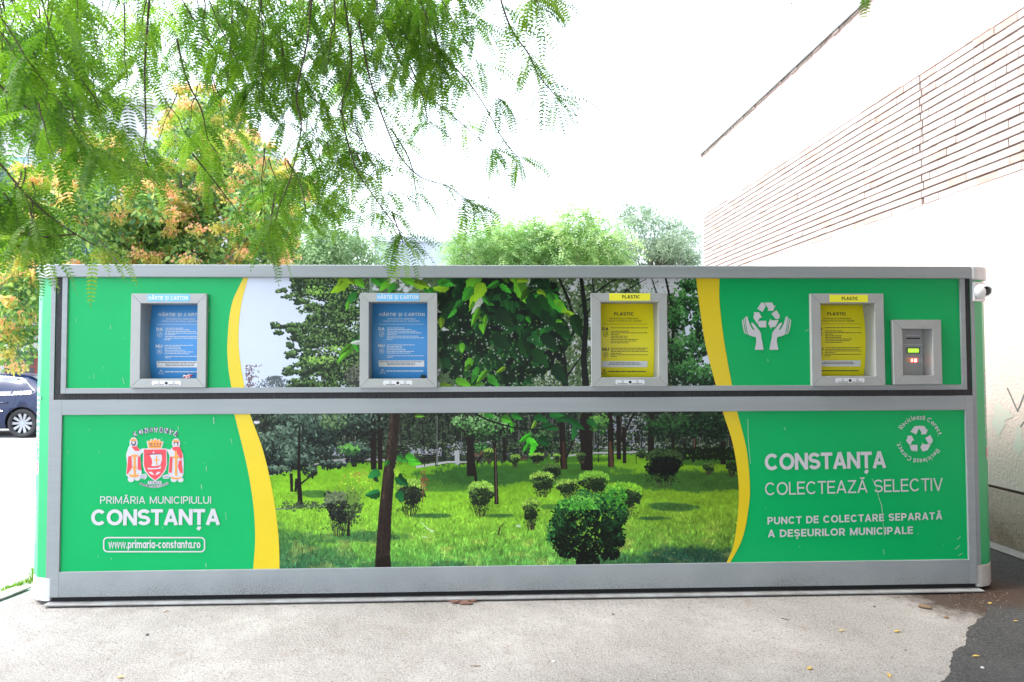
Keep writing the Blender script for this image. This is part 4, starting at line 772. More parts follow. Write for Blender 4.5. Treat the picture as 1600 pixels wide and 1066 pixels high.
    for q in stroke_quads([(cxs - 11, c1), (cxs - 3, c1 + 10), (cxs + 12, c1 - 12)], 6): mb.poly([F(p.x, p.y, .0002) for p in q][::-1])
    for ln in ([(cxs - 9, c2 - 9), (cxs + 9, c2 + 9)], [(cxs + 9, c2 - 9), (cxs - 9, c2 + 9)]):
        for q in stroke_quads(ln, 6): mb.poly([F(p.x, p.y, .0002 + (ln[0][0] > cxs) * .0001) for p in q][::-1])
    for y, xa, xb in rows: dash_row(mb, F, xa, xb, y - 3.4, 6.2, 0, rnd)
    zA = box; ys = np.linspace(zA[1], zA[3], 5)
    for ya, yb2 in zip(ys[:-1], ys[1:]): mb.poly([F(zA[0], yb2), F(zA[2], yb2), F(zA[2], ya), F(zA[0], ya)], 1)
    for y, xa, xb in lines: dash_row(mb, lambda x, y2: F(x, y2, .0006), xa, xb, y - 3, 6, 2, rnd)
    if not (k == 3):
        wy = wt[2]
        for q in stroke_quads([(wx, wy - 20), (wx + 27, wy + 23), (wx - 27, wy + 23), (wx, wy - 20)], 4): mb.poly([F(p.x, p.y) for p in q][::-1])
        mb.poly([F(wx - 3, wy + 8), F(wx + 3, wy + 8), F(wx + 3, wy - 8), F(wx - 3, wy - 8)]); mb.poly([F(wx - 3, wy + 17), F(wx + 3, wy + 17), F(wx + 3, wy + 12), F(wx - 3, wy + 12)])
    dash_row(mb, F, wt[0], wt[1], wt[2] - 4, 11, 0, rnd)
    mb.build('instruction_print', [M['sheet_white'] if paper else M['sheet_dark'], M['label_white'], M['ink']], drum.parent)
    # stickers on the frame
    if k == 0: st, tx = (231, 459.8, 296.5, 470.8), (232.5, 468.6, 294)
    elif k == 1: st, tx = (588.5, 459.2, 655, 470.2), (590, 467.4, 653.5)
    elif k == 2: st, tx = (952, 458.6, 1016, 470), (972, 466.6, 1000)
    else: st, tx = (1296.3, 461, 1356, 472.2), (1315, 469, 1341)
    r = rect_px(st, FR); mb = MB(); mb.box(r[0], r[1], FR - .0012, FR - .0002, r[2], r[3], 0)
    cap = 6.0 if paper else 5.2; s = 'HÂRTIE ȘI CARTON' if paper else 'PLASTIC'; ax, az = XZ(tx[0], tx[1], FR); bx, _ = XZ(tx[2], tx[1], FR); hz_ = XZ(tx[0], tx[1] - cap, FR)[1] - az; Wd = text_width(s, .21, .12)
    text(mb, s, lambda x, y, d: (ax + (bx - ax) * x / Wd, FR - .0018 - d, az + hz_ * y), .21, .12, 1)
    mb.build('name_sticker', [M['blue_sticker'], M['label_white']] if paper else [M['yellow_sticker'], M['ink']], fr)
    # sensor strip under the opening
    cxp = {0: 260, 1: 621.5, 2: 984.5, 3: 1328}[k]; cyp = {0: 598.8, 1: 598.5, 2: 597.3, 3: 594.6}[k]
    L = lambda x, y, d: (lambda q: (q[0], FR - d, q[1]))(XZ(cxp + x, cyp + y, FR))
    ring = [(20 * sx + 0 * a + 2.8 * math.cos(a), 1.2 * sy + 2.6 * math.sin(a)) for sx, sy, a0 in ((1, 1, 0), (-1, 1, 90), (-1, -1, 180), (1, -1, 270)) for a in [math.radians(a0 + q) for q in (0, 30, 60, 90)]]
    mb = MB(); mb.prism([L(x, y, .0014) for x, y in ring][::-1], [L(x, y, .0001) for x, y in ring][::-1], 0)
    for sx in (-1, 1):
        for q in range(4): mb.poly([L(sx * 11.5 - 7.5 + q * 4, 3.0, .002), L(sx * 11.5 - 4.2 + q * 4, 3.0, .002), L(sx * 11.5 - 4.2 + q * 4, 1.9, .002), L(sx * 11.5 - 7.5 + q * 4, 1.9, .002)], 1)
        for q in stroke_quads([(sx * 11.5 - 1.4, .6), (sx * 11.5 - 1.4, -1.6), (sx * 11.5 - .5, -2.8), (sx * 11.5 + .5, -2.8), (sx * 11.5 + 1.4, -1.6), (sx * 11.5 + 1.4, .6), (sx * 11.5 - 1.4, .6)], .45): mb.poly([L(p.x, p.y, .002) for p in q][::-1], 1)
    mb.prism([L(2.3 * math.cos(a), 2.3 * math.sin(a), .004) for a in np.linspace(0, 6.283, 17)[:-1]][::-1], [L(2.3 * math.cos(a), 2.3 * math.sin(a), .0015) for a in np.linspace(0, 6.283, 17)[:-1]][::-1], 1)
    mb.build('sensor_strip', [M['label_white'], M['ink']], fr)
# card terminal
o, n = outer[4], inner[4]; mb = MB(); cs = [(o[0], o[2]), (o[1], o[2]), (o[1], o[3]), (o[0], o[3])]; ci = [(n[0], n[2]), (n[1], n[2]), (n[1], n[3]), (n[0], n[3])]
for s in range(4):
    a, b2, c, d = cs[s], cs[(s + 1) % 4], ci[(s + 1) % 4], ci[s]; e = Vector((b2[0] - a[0], b2[1] - a[1])).normalized() * .0006
    ring = [(a[0] + e.x, a[1] + e.y), (b2[0] - e.x, b2[1] - e.y), (c[0] - e.x, c[1] - e.y), (d[0] + e.x, d[1] + e.y)]; mb.prism([(x, FR, z) for x, z in ring], [(x, -.0035, z) for x, z in ring])
tf = mb.build('terminal_frame', M['frame_plastic'], kiosk, bevel=.002)
mb = MB(); x0, x1, z0, z1 = n; YF = .075
for xx, xo in ((x0 - .0035, x0 - .0005), (x1 + .0005, x1 + .0035)): mb.box(xx, xo, FR + .004, YF + .06, z0 - .0035, z1 + .0035)
mb.box(x0, x1, FR + .004, YF + .06, z1 + .0005, z1 + .0035); mb.box(x0, x1, FR + .004, YF + .06, z0 - .0035, z0 - .0005); mb.build('terminal_reveal', M['frame_plastic'], tf)
fT = lambda x, y, d=0.0: (lambda q: (q[0], YF - d, q[1]))(XZ(1385 + x * .1172, 485 + y * .1172, YF))
xe = fT(487, 500)[0]
mb = MB(); mb.box(x0 - .0004, xe, YF, YF + .01, z0 - .0004, z1 + .0004); mb.box(xe + .0002, x1 + .0004, YF + .035, YF + .045, z0 - .0004, z1 + .0004); mb.box(xe - .003, xe - .0001, YF + .0101, YF + .05, z0, z1); face = mb.build('terminal_face', M['steel'], tf)
def tbox(name, r, d0, m, extra=None):
    mb = MB(); a = fT(r[0], r[1]); c = fT(r[2], r[3]); mb.box(a[0], c[0], YF - d0, YF - .0003, c[2], a[2]); return mb
tbox('card_slot', (262, 365, 443, 383), .003, None).build('card_slot', M['ink'], tf)
mb = tbox('lcd', (267, 495, 443, 578), .004, None); a = fT(283, 510); c = fT(428, 564); mb.box(a[0], c[0], YF - .0048, YF - .0041, c[2], a[2], 1); mb.build('display', [M['lcd_bezel'], M['lcd']], tf)
mb = tbox('led', (318, 640, 412, 689), .003, None)
for x, y, w, h in ((336, 660, 5, 9), (336, 676, 8, 3), (382, 655, 9, 4), (375, 668, 4, 12), (390, 668, 4, 12), (382, 682, 9, 4), (382, 669, 8, 3)):
    a = fT(x - w, y - h); c = fT(x + w, y + h); mb.box(a[0], c[0], YF - .0042 - x * 1e-6 - y * 1e-6, YF - .0031, c[2], a[2], 1)
mb.build('number_display', [M['led_red'], M['led_white']], tf)
mb = tbox('sticker', (258, 627, 309, 691), .001, None)
for q in stroke_quads([(283 + 13 * math.cos(a), 660 + 13 * math.sin(a)) for a in np.linspace(.4, 5.8, 14)], 5): mb.poly([fT(p.x, p.y, .0016) for p in q][::-1], 1)
mb.build('terminal_sticker', [M['peach'], M['orange']], tf)
mb = MB(); rnd = random.Random(9)
for y, xa, xb in ((333, 255, 445), (460, 222, 478), (647, 420, 482), (667, 425, 482), (690, 420, 482)): dash_row(mb, lambda x, y2: fT(x, y2, .0012), xa, xb, y - 4, 8, 0, rnd)
for cy in (528, 718):
    mb.poly([fT(470, cy - 10, .0012), fT(470, cy + 8, .0012), fT(484, cy, .0012)][::1], 0)
mb.build('terminal_print', M['label_white'], tf)

# corner posts: rounded facets, silver foot, cap
PROF = [(-.006, 0.0), (-.036, 0.0), (-.115, .029), (-.183, .097), (-.197, .20), (-.197, .26), (-.006, .26)]
def post(sx):
    X = lambda x: x if sx < 0 else KW - x
    ringz = lambda pr, z: [(X(x), y, z) for x, y in (pr if sx < 0 else pr[::-1])]
    mb = MB()
    def seg(pr, z0, z1, m):
        i0 = len(mb.f); mb.prism(ringz(pr, z0)[::-1], ringz(pr, z1)[::-1], m)
    seg(PROF, .19, PU - .001, 0)
    strip = [(-.006, -.003), (-.036, -.003), (-.036, -.0005), (-.006, -.0005)]
    p = mb.build('corner_post', M['green_post'], kiosk)
    mb = MB(); seg(strip, .1905, PU - .0065, 0); mb.build('edge_strip', M['silver'], p)
    mb = MB(); pr2 = [(x - (.004 if x < -.03 else 0), y - (.003 if y < .05 else 0)) for x, y in PROF]; seg(pr2, .03, .1895, 0); mb.build('post_foot', M['cap_dirty'] if sx > 0 else M['cap'], p, bevel=.006)
    mb = MB(); pr3 = [(-.001, -.032), (-.040, -.032), (-.125, .004), (-.203, .085), (-.22, .20), (-.22, .262), (-.001, .262)]; seg(pr3, PU - .006, BT + .004, 0); mb.build('corner_cap', M['cap'], p, bevel=.012)
    # words running up the outer facet
    A, B = Vector((X(-.115), .029, 0)), Vector((X(-.183), .097, 0)); nrm = Vector(((B - A).y, -(B - A).x, 0)).normalized() * (1 if sx < 0 else 1)
    nrm = Vector((-.707 if sx < 0 else .707, -.707, 0)); mb = MB()
    def up_text(s, za, zb, f0, f1, t, tr, m):
        Wd = text_width(s, t, tr)
        def fn(x, y, d):
            u = f0 + (f1 - f0) * (y if sx < 0 else 1 - y); q = A + (B - A) * u + nrm * (.002 + d)
            return (q.x, q.y, za + (zb - za) * x / Wd if sx < 0 else zb - (zb - za) * x / Wd)
        text(mb, s, fn, t, tr, m)
    if sx < 0:
        up_text('CONSTANȚA', 1.02, 1.52, .12, .92, .20, .14, 0); up_text('COLECTEAZĂ SELECTIV', 1.74, 2.06, .3, .7, .14, .14, 0)
        up_text('PUNCT DE COLECTARE SEPARATĂ', .42, .78, .28, .5, .17, .14, 0); up_text('A DEȘEURILOR MUNICIPALE', .42, .74, .62, .84, .17, .14, 0)
    else:
        up_text('CONSTANȚA', 1.10, 1.60, .12, .92, .20, .14, 0); up_text('PUNCT DE COLECTARE SEPARATĂ', .44, .80, .28, .5, .17, .14, 0)
    zc0 = .95 if sx < 0 else 1.0
    el = lambda r, d: [tuple(A + (B - A) * (.5 + .5 * r * math.cos(a) * (1 if sx < 0 else -1)) + nrm * d + Vector((0, 0, zc0 + .06 * r * math.sin(a)))) for a in np.linspace(0, 6.283, 19)[:-1]]
    mb.poly(el(.95, .0021)[::-1], 0); mb.poly(el(.6, .0027)[::-1], 1); mb.poly(el(.25, .0033)[::-1], 0)
    mb.build('post_lettering', [M['white_vinyl'], M['red']], p)
M['green_post'] = mat('green_post_paint', (0.012, 0.34, 0.12), 0.35, (0.016, 0.37, 0.135), 3)
post(-1); post(1)

# ------------------------------------------------------------------ security camera on the right post
sp = Vector((KW + .070, -.012, 0)); pz = XZ(1536, 456, .0)[1]
sc_root = thing('security_camera', 'white security camera on a square plate at the kiosk corner', 'security camera', (KW + .078, .012, pz))
Rz = Matrix.Rotation(math.radians(20), 4, 'Z')
def in_cam(pts): return [tuple(Rz @ Vector(p)) for p in pts]
M['cam_white'] = mat('camera_white', (.74, .74, .75), .35); M['lens'] = mat('lens_black', (.01, .01, .012), .12, spec=.8)
def rbox(mb, x0, x1, y0, y1, z0, z1, m=0): mb.prism(in_cam([(x0, y0, z0), (x1, y0, z0), (x1, y0, z1), (x0, y0, z1)]), in_cam([(x0, y1, z0), (x1, y1, z0), (x1, y1, z1), (x0, y1, z1)]), m)
mb = MB(); rbox(mb, -.062, .062, -.012, .004, -.072, .072); mb.build('mounting_plate', M['cam_white'], sc_root, bevel=.003)
Tm = Rz @ Matrix.Translation((-.012, -.012, 0)) @ Matrix.Rotation(math.radians(90), 4, 'X')
mb = MB(); mb.lathe([(.0, .0), (.056, .0), (.057, .012), (.052, .030), (.040, .044), (.02, .052), (0, .054)], 32, Tm); mb.build('swivel_base', M['cam_white'], sc_root, smooth=True)
d_ = Vector((-.22, -.96, -.10)).normalized(); q_ = d_.to_track_quat('Z', 'Y').to_matrix().to_4x4(); Tb = Rz @ Matrix.Translation((.004, -.046, .002)) @ Rz.inverted() @ q_
mb = MB(); mb.lathe([(0, -.03), (.030, -.028), (.040, -.012), (.042, .0), (.042, .022), (.040, .026), (.033, .027), (.0325, .023), (0, .023)], 32, Tb); mb.build('camera_body', M['cam_white'], sc_root, smooth=True)
mb = MB(); mb.lathe([(0, .0235), (.0318, .0235), (.0310, .0248), (.012, .0258), (0, .026)], 28, Tb); mb.build('lens_window', M['lens'], sc_root, smooth=True)

# ------------------------------------------------------------------ crumpled rubbish lying in two hatches
def crumple(name, loc, size, mats, seed, label, cat):
    r = random.Random(seed); bm = bmesh.new(); bmesh.ops.create_icosphere(bm, subdivisions=2, radius=1)
    for v in bm.verts: v.co = Vector((v.co.x * size[0], v.co.y * size[1], v.co.z * size[2])) * r.uniform(.55, 1.1)
    me = bpy.data.meshes.new(name); bm.to_mesh(me); bm.free()
    for m in mats: me.materials.append(m)
    for p in me.polygons: p.material_index = r.randrange(len(mats))
    o = put(bpy.data.objects.new(name, me)); o.location = loc; tag(o, label, cat); return o
p = XZ(294, 589.5, .06); crumple('crumpled_wrapper', (p[0], .055, inner[0][2] + .016), (.040, .03, .020), [M['red'], M['label_white'], M['ink']], 3, 'crumpled red and white wrapper lying in the leftmost blue hatch', 'wrapper')
p = XZ(661, 587, .06); crumple('crumpled_bag', (p[0], .06, inner[1][2] + .013), (.026, .024, .017), [mat('bag_green', (.02, .06, .03), .3), M['ink'], M['ink']], 8, 'small crumpled dark green bag scrap in the second blue hatch', 'bag scrap')

# ------------------------------------------------------------------ ground
def surf(name, pts, z, m, kind='structure'):
    mb = MB(); mb.poly([(x, y, z) for x, y in pts]); o = mb.build(name, m); o['kind'] = kind; return o
def fan_sheet(name, inner_pts, z, m):      # outline given in order, triangulated
    bm = bmesh.new(); vs = [bm.verts.new((x, y, z)) for x, y in inner_pts]; f = bm.faces.new(vs); bmesh.ops.triangulate(bm, faces=[f])
    for f in bm.faces:
        if f.normal.z < 0: f.normal_flip()
    me = bpy.data.meshes.new(name); bm.to_mesh(me); bm.free(); me.materials.append(m); o = put(bpy.data.objects.new(name, me)); o['kind'] = 'structure'; return o
def jag(pts, amp, n, seed):
    r = random.Random(seed); o = []
    for a, b in zip(pts[:-1], pts[1:]):
        for k in range(n):
            t = k / n; o.append((a[0] + (b[0] - a[0]) * t + r.uniform(-amp, amp), a[1] + (b[1] - a[1]) * t + r.uniform(-amp, amp)))
    return o + [pts[-1]]
G2 = lambda px, py, z=0.0: tuple(ground_at(px, py, z))[:2]
surf('ground', [(-400, -300), (400, -300), (400, 900), (-400, 900)], -.012, rough_ground('lot_asphalt', (.46, .455, .45), (.38, .375, .37), (.54, .53, .52), (.30, .30, .30), .4))
apron = [G2(-5, 948), G2(20, 936), G2(52, 920), (-.35, .12), (-.2, 2.1), (6.9, 2.1), (7.6, -.3), (7.6, -12), (-6, -12), (-6, -.6)]
fan_sheet('pavement', apron[:3] + apron[3:], 0.0, rough_ground('apron_concrete', (.32, .293, .274), (.235, .213, .197), (.43, .402, .382), (.10, .093, .088), 1.5, stain=(.225, .18, .15), spot=(6.42, -.12, .75)))
edge = [G2(1440, 1200), G2(1470, 1066), G2(1487, 1020), G2(1512, 998), G2(1528, 968), G2(1536, 940), G2(1516, 925), (6.50, .1), (6.5, 2.2)]
wallA = ground_at(1600, 865)
wv = ray(746, 556.6); wv = Vector((wv.x, wv.y, 0)).normalized(); wn = Vector((-wv.y, wv.x, 0))         # wall direction and outward normal (towards the kiosk)
if wn.x > 0: wn = -wn
def frac(pts, amp, it, seed):
    r = random.Random(seed); P = [Vector(p) for p in pts]
    for _ in range(it):
        Q = []
        for a, b_ in zip(P[:-1], P[1:]): d = b_ - a; Q += [a, (a + b_) / 2 + Vector((-d.y, d.x)) * r.uniform(-amp, amp)]
        P = Q + [P[-1]]
    return [tuple(p) for p in P]
asp = frac(edge, .09, 6, 9)
far_ = wallA + wv * 12; near_ = wallA - wv * 12
fan_sheet('asphalt', asp + [(far_.x, far_.y), (near_.x, near_.y)], .004, rough_ground('dark_asphalt', (.048, .047, .048), (.030, .030, .031), (.076, .074, .073), (.14, .135, .13), .9, stain=(.06, .075, .065), spot=(6.75, -.05, .55)))
gut = lambda s, o: (wallA + wv * s + wn * o)
gpts = [tuple(gut(s, .02))[:2] for s in (-6, 9)] + [tuple(gut(9, .17))[:2]] + jag([tuple(gut(s, .17))[:2] for s in np.linspace(9, -6, 24)], .018, 3, 7)
fan_sheet('gutter_strip', gpts, .012, rough_ground('gutter_mortar', (.30, .275, .25), (.20, .18, .165), (.40, .38, .36), (.12, .11, .10), .9))
# dirt swept against the corner of the kiosk
mb = MB(); r = random.Random(12)
M['dirt'] = mat('dirt_crumb', (.10, .055, .035), .95, (.05, .03, .022), 30); M['dirt_pale'] = mat('dirt_pale', (.42, .34, .26), .95); M['dirt_dark'] = mat('dirt_dark', (.03, .022, .018), .95)
def crumb(mb, x, y, z, s, m):
    a = r.uniform(0, 6.28); e = [(s * r.uniform(.6, 1.3), a), (s * r.uniform(.5, 1), a + 2.1), (s * r.uniform(.5, 1), a + 4.2)]
    P = [(x + q * math.cos(b), y + q * math.sin(b), z) for q, b in e]; T = (x, y, z + s * r.uniform(.4, .9))
    for k in range(3): mb.poly([P[k], P[(k + 1) % 3], T], m)
for _ in range(2600):
    t = r.random(); px = 1490 + 85 * r.random() ** 1.0 + r.gauss(0, 10); py = 922 + abs(r.gauss(0, 17)) + 8 * r.random()
    x, y = G2(px, py); crumb(mb, x, y, .0045, r.uniform(.0015, .0050), 0 if r.random() < .66 else (2 if r.random() < .85 else 1))
for _ in range(1500):
    px = 80 + 1440 * r.random(); py = np.interp(px, [75, 800, 1525], [938, 930, 918]) + abs(r.gauss(0, 3.5)); x, y = G2(px, py); crumb(mb, x, y, .0006, r.uniform(.001, .004), 0 if r.random() < .6 else 2)
for _ in range(700):
    px = 1440 + 90 * r.random(); py = 945 + 70 * r.random(); x, y = G2(px, py); crumb(mb, x, y, .0045, r.uniform(.001, .003), 0 if r.random() < .7 else 1)
o = mb.build('dirt', [M['dirt'], M['dirt_pale'], M['dirt_dark']]); o['kind'] = 'stuff'; tag(o, 'brown crumbs of dirt and seeds swept along the foot of the kiosk', 'dirt')
# loose grit on the pavement
mb = MB(); M['grit'] = mat('grit_grey', (.20, .19, .18), .95, (.34, .33, .31), 40)
for _ in range(2600): x, y = G2(r.uniform(-20, 1560), r.uniform(936, 1085)); crumb(mb, x, y, .0046 if x > 6.3 else .0005, r.uniform(.0012, .0038), 0)
o = mb.build('grit', [M['grit']]); o['kind'] = 'stuff'; tag(o, 'loose grey grit scattered over the concrete apron', 'grit')
# kerb stones and weeds at the left
M['kerb'] = rough_ground('kerb_stone', (.34, .32, .30), (.26, .245, .23), (.42, .40, .38), (.3, .3, .3), .8)
mb = MB(); kp = [G2(-420, 1062), G2(-200, 994), G2(-70, 960), G2(-4, 938)]
ks = [(Vector((*G2(-60, 957), 0)), Vector((*G2(6, 936), 0))), (Vector((*G2(7, 935.5), 0)), Vector((*G2(49, 919), 0)))]
for q, (a, b2) in enumerate(ks):
    d = (b2 - a); n_ = Vector((-d.y, d.x, 0)).normalized() * .13
    mb = MB(); mb.prism([a, b2, b2 + n_, a + n_], [v + Vector((0, 0, .012)) for v in (a, b2, b2 + n_, a + n_)]); o = mb.build('kerb_stone', M['kerb'], bevel=.004)
    tag(o, ('pale kerb stone cut off by the left edge of the photograph', 'pale kerb stone lying against the left foot of the kiosk')[q], 'kerb stone', 'kerb stones at the left of the kiosk')
def tuft(mb, x, y, h, n, rnd, spread=.05):
    for _ in range(n):
        a = rnd.uniform(0, 6.28); b_ = Vector((x + rnd.gauss(0, spread * .4), y + rnd.gauss(0, spread * .4), -.012)); ln = h * rnd.uniform(.5, 1.1); tip = b_ + Vector((math.cos(a) * ln * .5, math.sin(a) * ln * .5, ln)); mid = b_.lerp(tip, .5) + Vector((0, 0, ln * .12)); s = Vector((-math.sin(a), math.cos(a), 0)) * .003
        mb.poly([b_ - s, b_ + s, mid + s * .8, mid - s * .8]); mb.poly([mid - s * .8, mid + s * .8, tip])
M['grass'] = leaf_mat('weed_green', (.10, .22, .02), (.20, .34, .04), .4)
mb = MB(); rg = random.Random(3)
for _ in range(80):
    t = rg.random(); x, y = G2(-10 + 66 * t, 934 - 30 * t - 6 * rg.random()); tuft(mb, x, y + .10, .025 + .02 * rg.random(), 4, rg)
for _ in range(26):
    x, y = G2(44 + 10 * rg.random(), 914 - 8 * rg.random()); tuft(mb, x, y + .08, .10 + .06 * rg.random(), 10, rg)
o = mb.build('grass', M['grass']); tag(o, 'thin weeds growing behind the kerb left of the kiosk', 'weeds', kind='stuff')

# ------------------------------------------------------------------ plastered building with a brick band on the right
def on_wall(px, py):
    d = ray(px, py); s = (wallA - CAM).dot(wn) / d.dot(wn); p = CAM + d * s; return (p - wallA).dot(wv), p.z
s_far = on_wall(1097, 300)[0]; s_near = -9.0
z_roof = np.mean([on_wall(1097, 241)[1], on_wall(1363, 0)[1]]); z_b0 = np.mean([on_wall(1600, 268)[1], on_wall(1174, 413)[1]]); z_b1 = np.mean([on_wall(1600, 20)[1], on_wall(1097, 334)[1]]); z_gr = on_wall(1600, 775)[1]
bl = thing('brick_building', 'pale plastered building with a painted brick band beside the kiosk', 'building', tuple(wallA))
def WL(s, o, z): return tuple(wv * s + wn * o + Vector((0, 0, z)))
def wbox(mb, s0, s1, o0, o1, z0, z1, m=0): mb.prism([WL(s0, o0, z0), WL(s1, o0, z0), WL(s1, o1, z0), WL(s0, o1, z0)][::-1], [WL(s0, o0, z1), WL(s1, o0, z1), WL(s1, o1, z1), WL(s0, o1, z1)][::-1], m)
def plaster(name, base, dark, bump=.5):
    m = bpy.data.materials.new(name); m.use_nodes = True; t = m.node_tree; p = t.nodes['Principled BSDF']; p.inputs['Roughness'].default_value = .9; p.inputs['Specular IOR Level'].default_value = .2
    v = t.nodes.new('ShaderNodeTexCoord').outputs['Object']; mp = t.nodes.new('ShaderNodeMapping'); mp.inputs['Scale'].default_value = (1, 1, .6); t.links.new(v, mp.inputs[0])
    c = node_ramp(t, node_noise(t, mp.outputs[0], 1.6, 6, .7), [(.35, base), (.62, tuple(.9 * q for q in base)), (.8, dark)])
    sx = t.nodes.new('ShaderNodeSeparateXYZ'); t.links.new(v, sx.inputs[0]); n = node_noise(t, v, 3.5, 6, .75)
    mr = t.nodes.new('ShaderNodeMapRange'); mr.inputs[1].default_value = 0; mr.inputs[2].default_value = .55; mr.inputs[3].default_value = 1; mr.inputs[4].default_value = 0; t.links.new(sx.outputs[2], mr.inputs[0])
    ml = t.nodes.new('ShaderNodeMath'); ml.operation = 'MULTIPLY'; t.links.new(mr.outputs[0], ml.inputs[0]); t.links.new(n, ml.inputs[1])
    c = node_mix(t, node_ramp(t, ml.outputs[0], [(.12, (0, 0, 0)), (.5, (.85, .85, .85))]), c, (.20, .145, .10))
    t.links.new(c, p.inputs['Base Color'])
    b = t.nodes.new('ShaderNodeBump'); b.inputs['Strength'].default_value = bump; b.inputs['Distance'].default_value = .02; h = node_noise(t, v, 34, 5, .65); t.links.new(h, b.inputs['Height']); t.links.new(b.outputs[0], p.inputs['Normal']); return m
M['plaster'] = plaster('pale_plaster', (.74, .565, .525), (.64, .475, .435)); M['plaster_low'] = plaster('rough_plaster', (.56, .42, .365), (.46, .335, .28), 1.0)
mb = MB(); wbox(mb, s_near, s_far, -8, 0, z_b1, z_roof); wbox(mb, s_near, s_far, -8, 0, z_gr + .03, z_b0); mb.build('wall', M['plaster'], bl)
mb = MB(); wbox(mb, s_near, s_far - .02, -8, -.035, z_b0 + .0005, z_b1 - .0005); mb.build('band_backing', mat('mortar_brown', (.25, .125, .095), .95, (.30, .16, .125), 6), bl)
mb = MB(); wbox(mb, s_near, s_far, -8, .012, -.02, z_gr); mb.build('plinth', M['plaster_low'], bl)
mb = MB(); wbox(mb, s_near, s_far - .01, -8, -.03, z_gr + .0005, z_gr + .0295); mb.build('groove', mat('groove_dark', (.10, .07, .06), .9), bl)
# painted bricks of the band
M['brick_a'] = mat('painted_brick', (.47, .39, .362), .85, (.42, .335, .30), 9, bump=.3, bscale=60); M['brick_b'] = mat('painted_brick_worn', (.43, .33, .29), .85, (.36, .25, .20), 12, bump=.4, bscale=50)
rb = random.Random(21); mb = MB(); NR = 17; ch = (z_b1 - z_b0) / NR; crack_s = on_wall(1440, 220)[0]
for row in range(NR):
    z0, z1 = z_b0 + row * ch + .002, z_b0 + (row + 1) * ch - .017; s = s_near + (.13 if row % 2 else 0); cj = crack_s + rb.uniform(-.03, .03)
    while s < s_far:
        e = min(s + .262, s_far); a, c = s + .0022, e - .0022; of = rb.gauss(0, .0022); wz = rb.gauss(0, .0012)
        if s < s_far - .03:
            segs = [(a, c)]
            if a < cj < c: segs = [(a, cj - .006 - .012 * rb.random()), (cj + .005 + .008 * rb.random(), c)]
            for sa, se in segs:
                if se - sa > .012 and not (row == 0 and abs((sa + se) / 2 - crack_s) < .06):
                    m_ = 1 if rb.random() < (.22 if row > NR - 4 else .07) else 0
                    wbox(mb, sa, se, -.036, .006 + of, z0 + wz, z1 + wz, m_)
        s = e
o = mb.build('brick_band', [M['brick_a'], M['brick_b']], bl)
# cracks in the plaster, ragged patches at the band edge
mb = MB()
def crack(pts, w, o):
    for q in stroke_quads(pts, w): mb.poly([WL(p.x, o, p.y) for p in q][::-1])
zz = np.linspace(z_b1, z_roof - .3, 26); crack([(crack_s + .03 * math.sin(3 * k) + rb.gauss(0, .008), z) for k, z in enumerate(zz)], .004, .0012)
zz = np.linspace(z_b0 - .01, z_gr + 1.2, 24); crack([(crack_s + .015 * math.sin(2 * k) + rb.gauss(0, .006), z) for k, z in enumerate(zz)], .005, .0012)
crack([(s_far - .05, z_b1), (s_far - .3, z_b1 + .12), (s_far - .42, z_b1 + .22), (s_far - 1.0, z_b1 + .28)], .006, .0012)
mb.build('plaster_crack', mat('crack_dark', (.26, .20, .18), .95), bl)
mb = MB()
s = s_near
while s < s_far - .3:
    L_ = rb.uniform(.15, .6)
    if rb.random() < .5: wbox(mb, s, s + L_, .0005, .004 + .004 * rb.random(), z_b1 - .004, z_b1 + rb.uniform(.006, .03))
    s += L_ + .05
mb.build('ragged_mortar', M['brick_b'], bl)
# roof edge: tin flashing and crumbling mortar under it
mb = MB(); wbox(mb, s_near, s_far + .05, -8.05, .05, z_roof + .030, z_roof + .045); wbox(mb, s_near, s_far + .05, .0455, .05, z_roof - .005, z_roof + .0295); mb.build('roof_flashing', mat('tin_flashing', (.20, .20, .19), .5, (.30, .29, .28), 5), bl)
mb = MB(); s = s_near
while s < s_far:
    e = min(s + rb.uniform(.06, .22), s_far); wbox(mb, s, e, -.05, .012 + rb.uniform(0, .02), z_roof + .0005 - rb.uniform(0.012, .04) , z_roof + .0295 - rb.uniform(0, .004)); s = e + .002
mb.build('roof_mortar', mat('roof_mortar', (.45, .38, .34), .95, (.30, .24, .21), 10), bl)
# sprayed scrawl low on the wall
mb = MB(); ly = 0
for pts, w in (([(1574, 606), (1582, 624), (1590, 642), (1594, 634), (1600, 618), (1606, 606)], .016), ([(1594, 668), (1600, 660), (1610, 650)], .012), ([(1606, 600), (1612, 630), (1622, 600)], .014)):
    ly += 1
    for q in stroke_quads([on_wall(*p) for p in pts], w): mb.poly([WL(p.x, .0015 + ly * .0002, p.y) for p in q][::-1])
mb.build('graffiti', mat('spray_grey', (.16, .15, .15), .8), bl)
mb = MB()
for cx, cy, rx, ry in ((1560, 655, 9, 26), (1592, 690, 7, 24), (1570, 648, 12, 9)):
    ly += 1; mb.poly([WL(on_wall(cx + rx * (1 + .3 * math.sin(5 * a)) * math.cos(a), cy + ry * math.sin(a))[0], .0015 + ly * .0002, on_wall(cx + rx * math.cos(a), cy + ry * math.sin(a))[1]) for a in np.linspace(0, 6.283, 25)[:-1]])
mb.build('faded_paint', mat('spray_faded_green', (.58, .57, .50), .9, (.64, .53, .49), 8), bl)

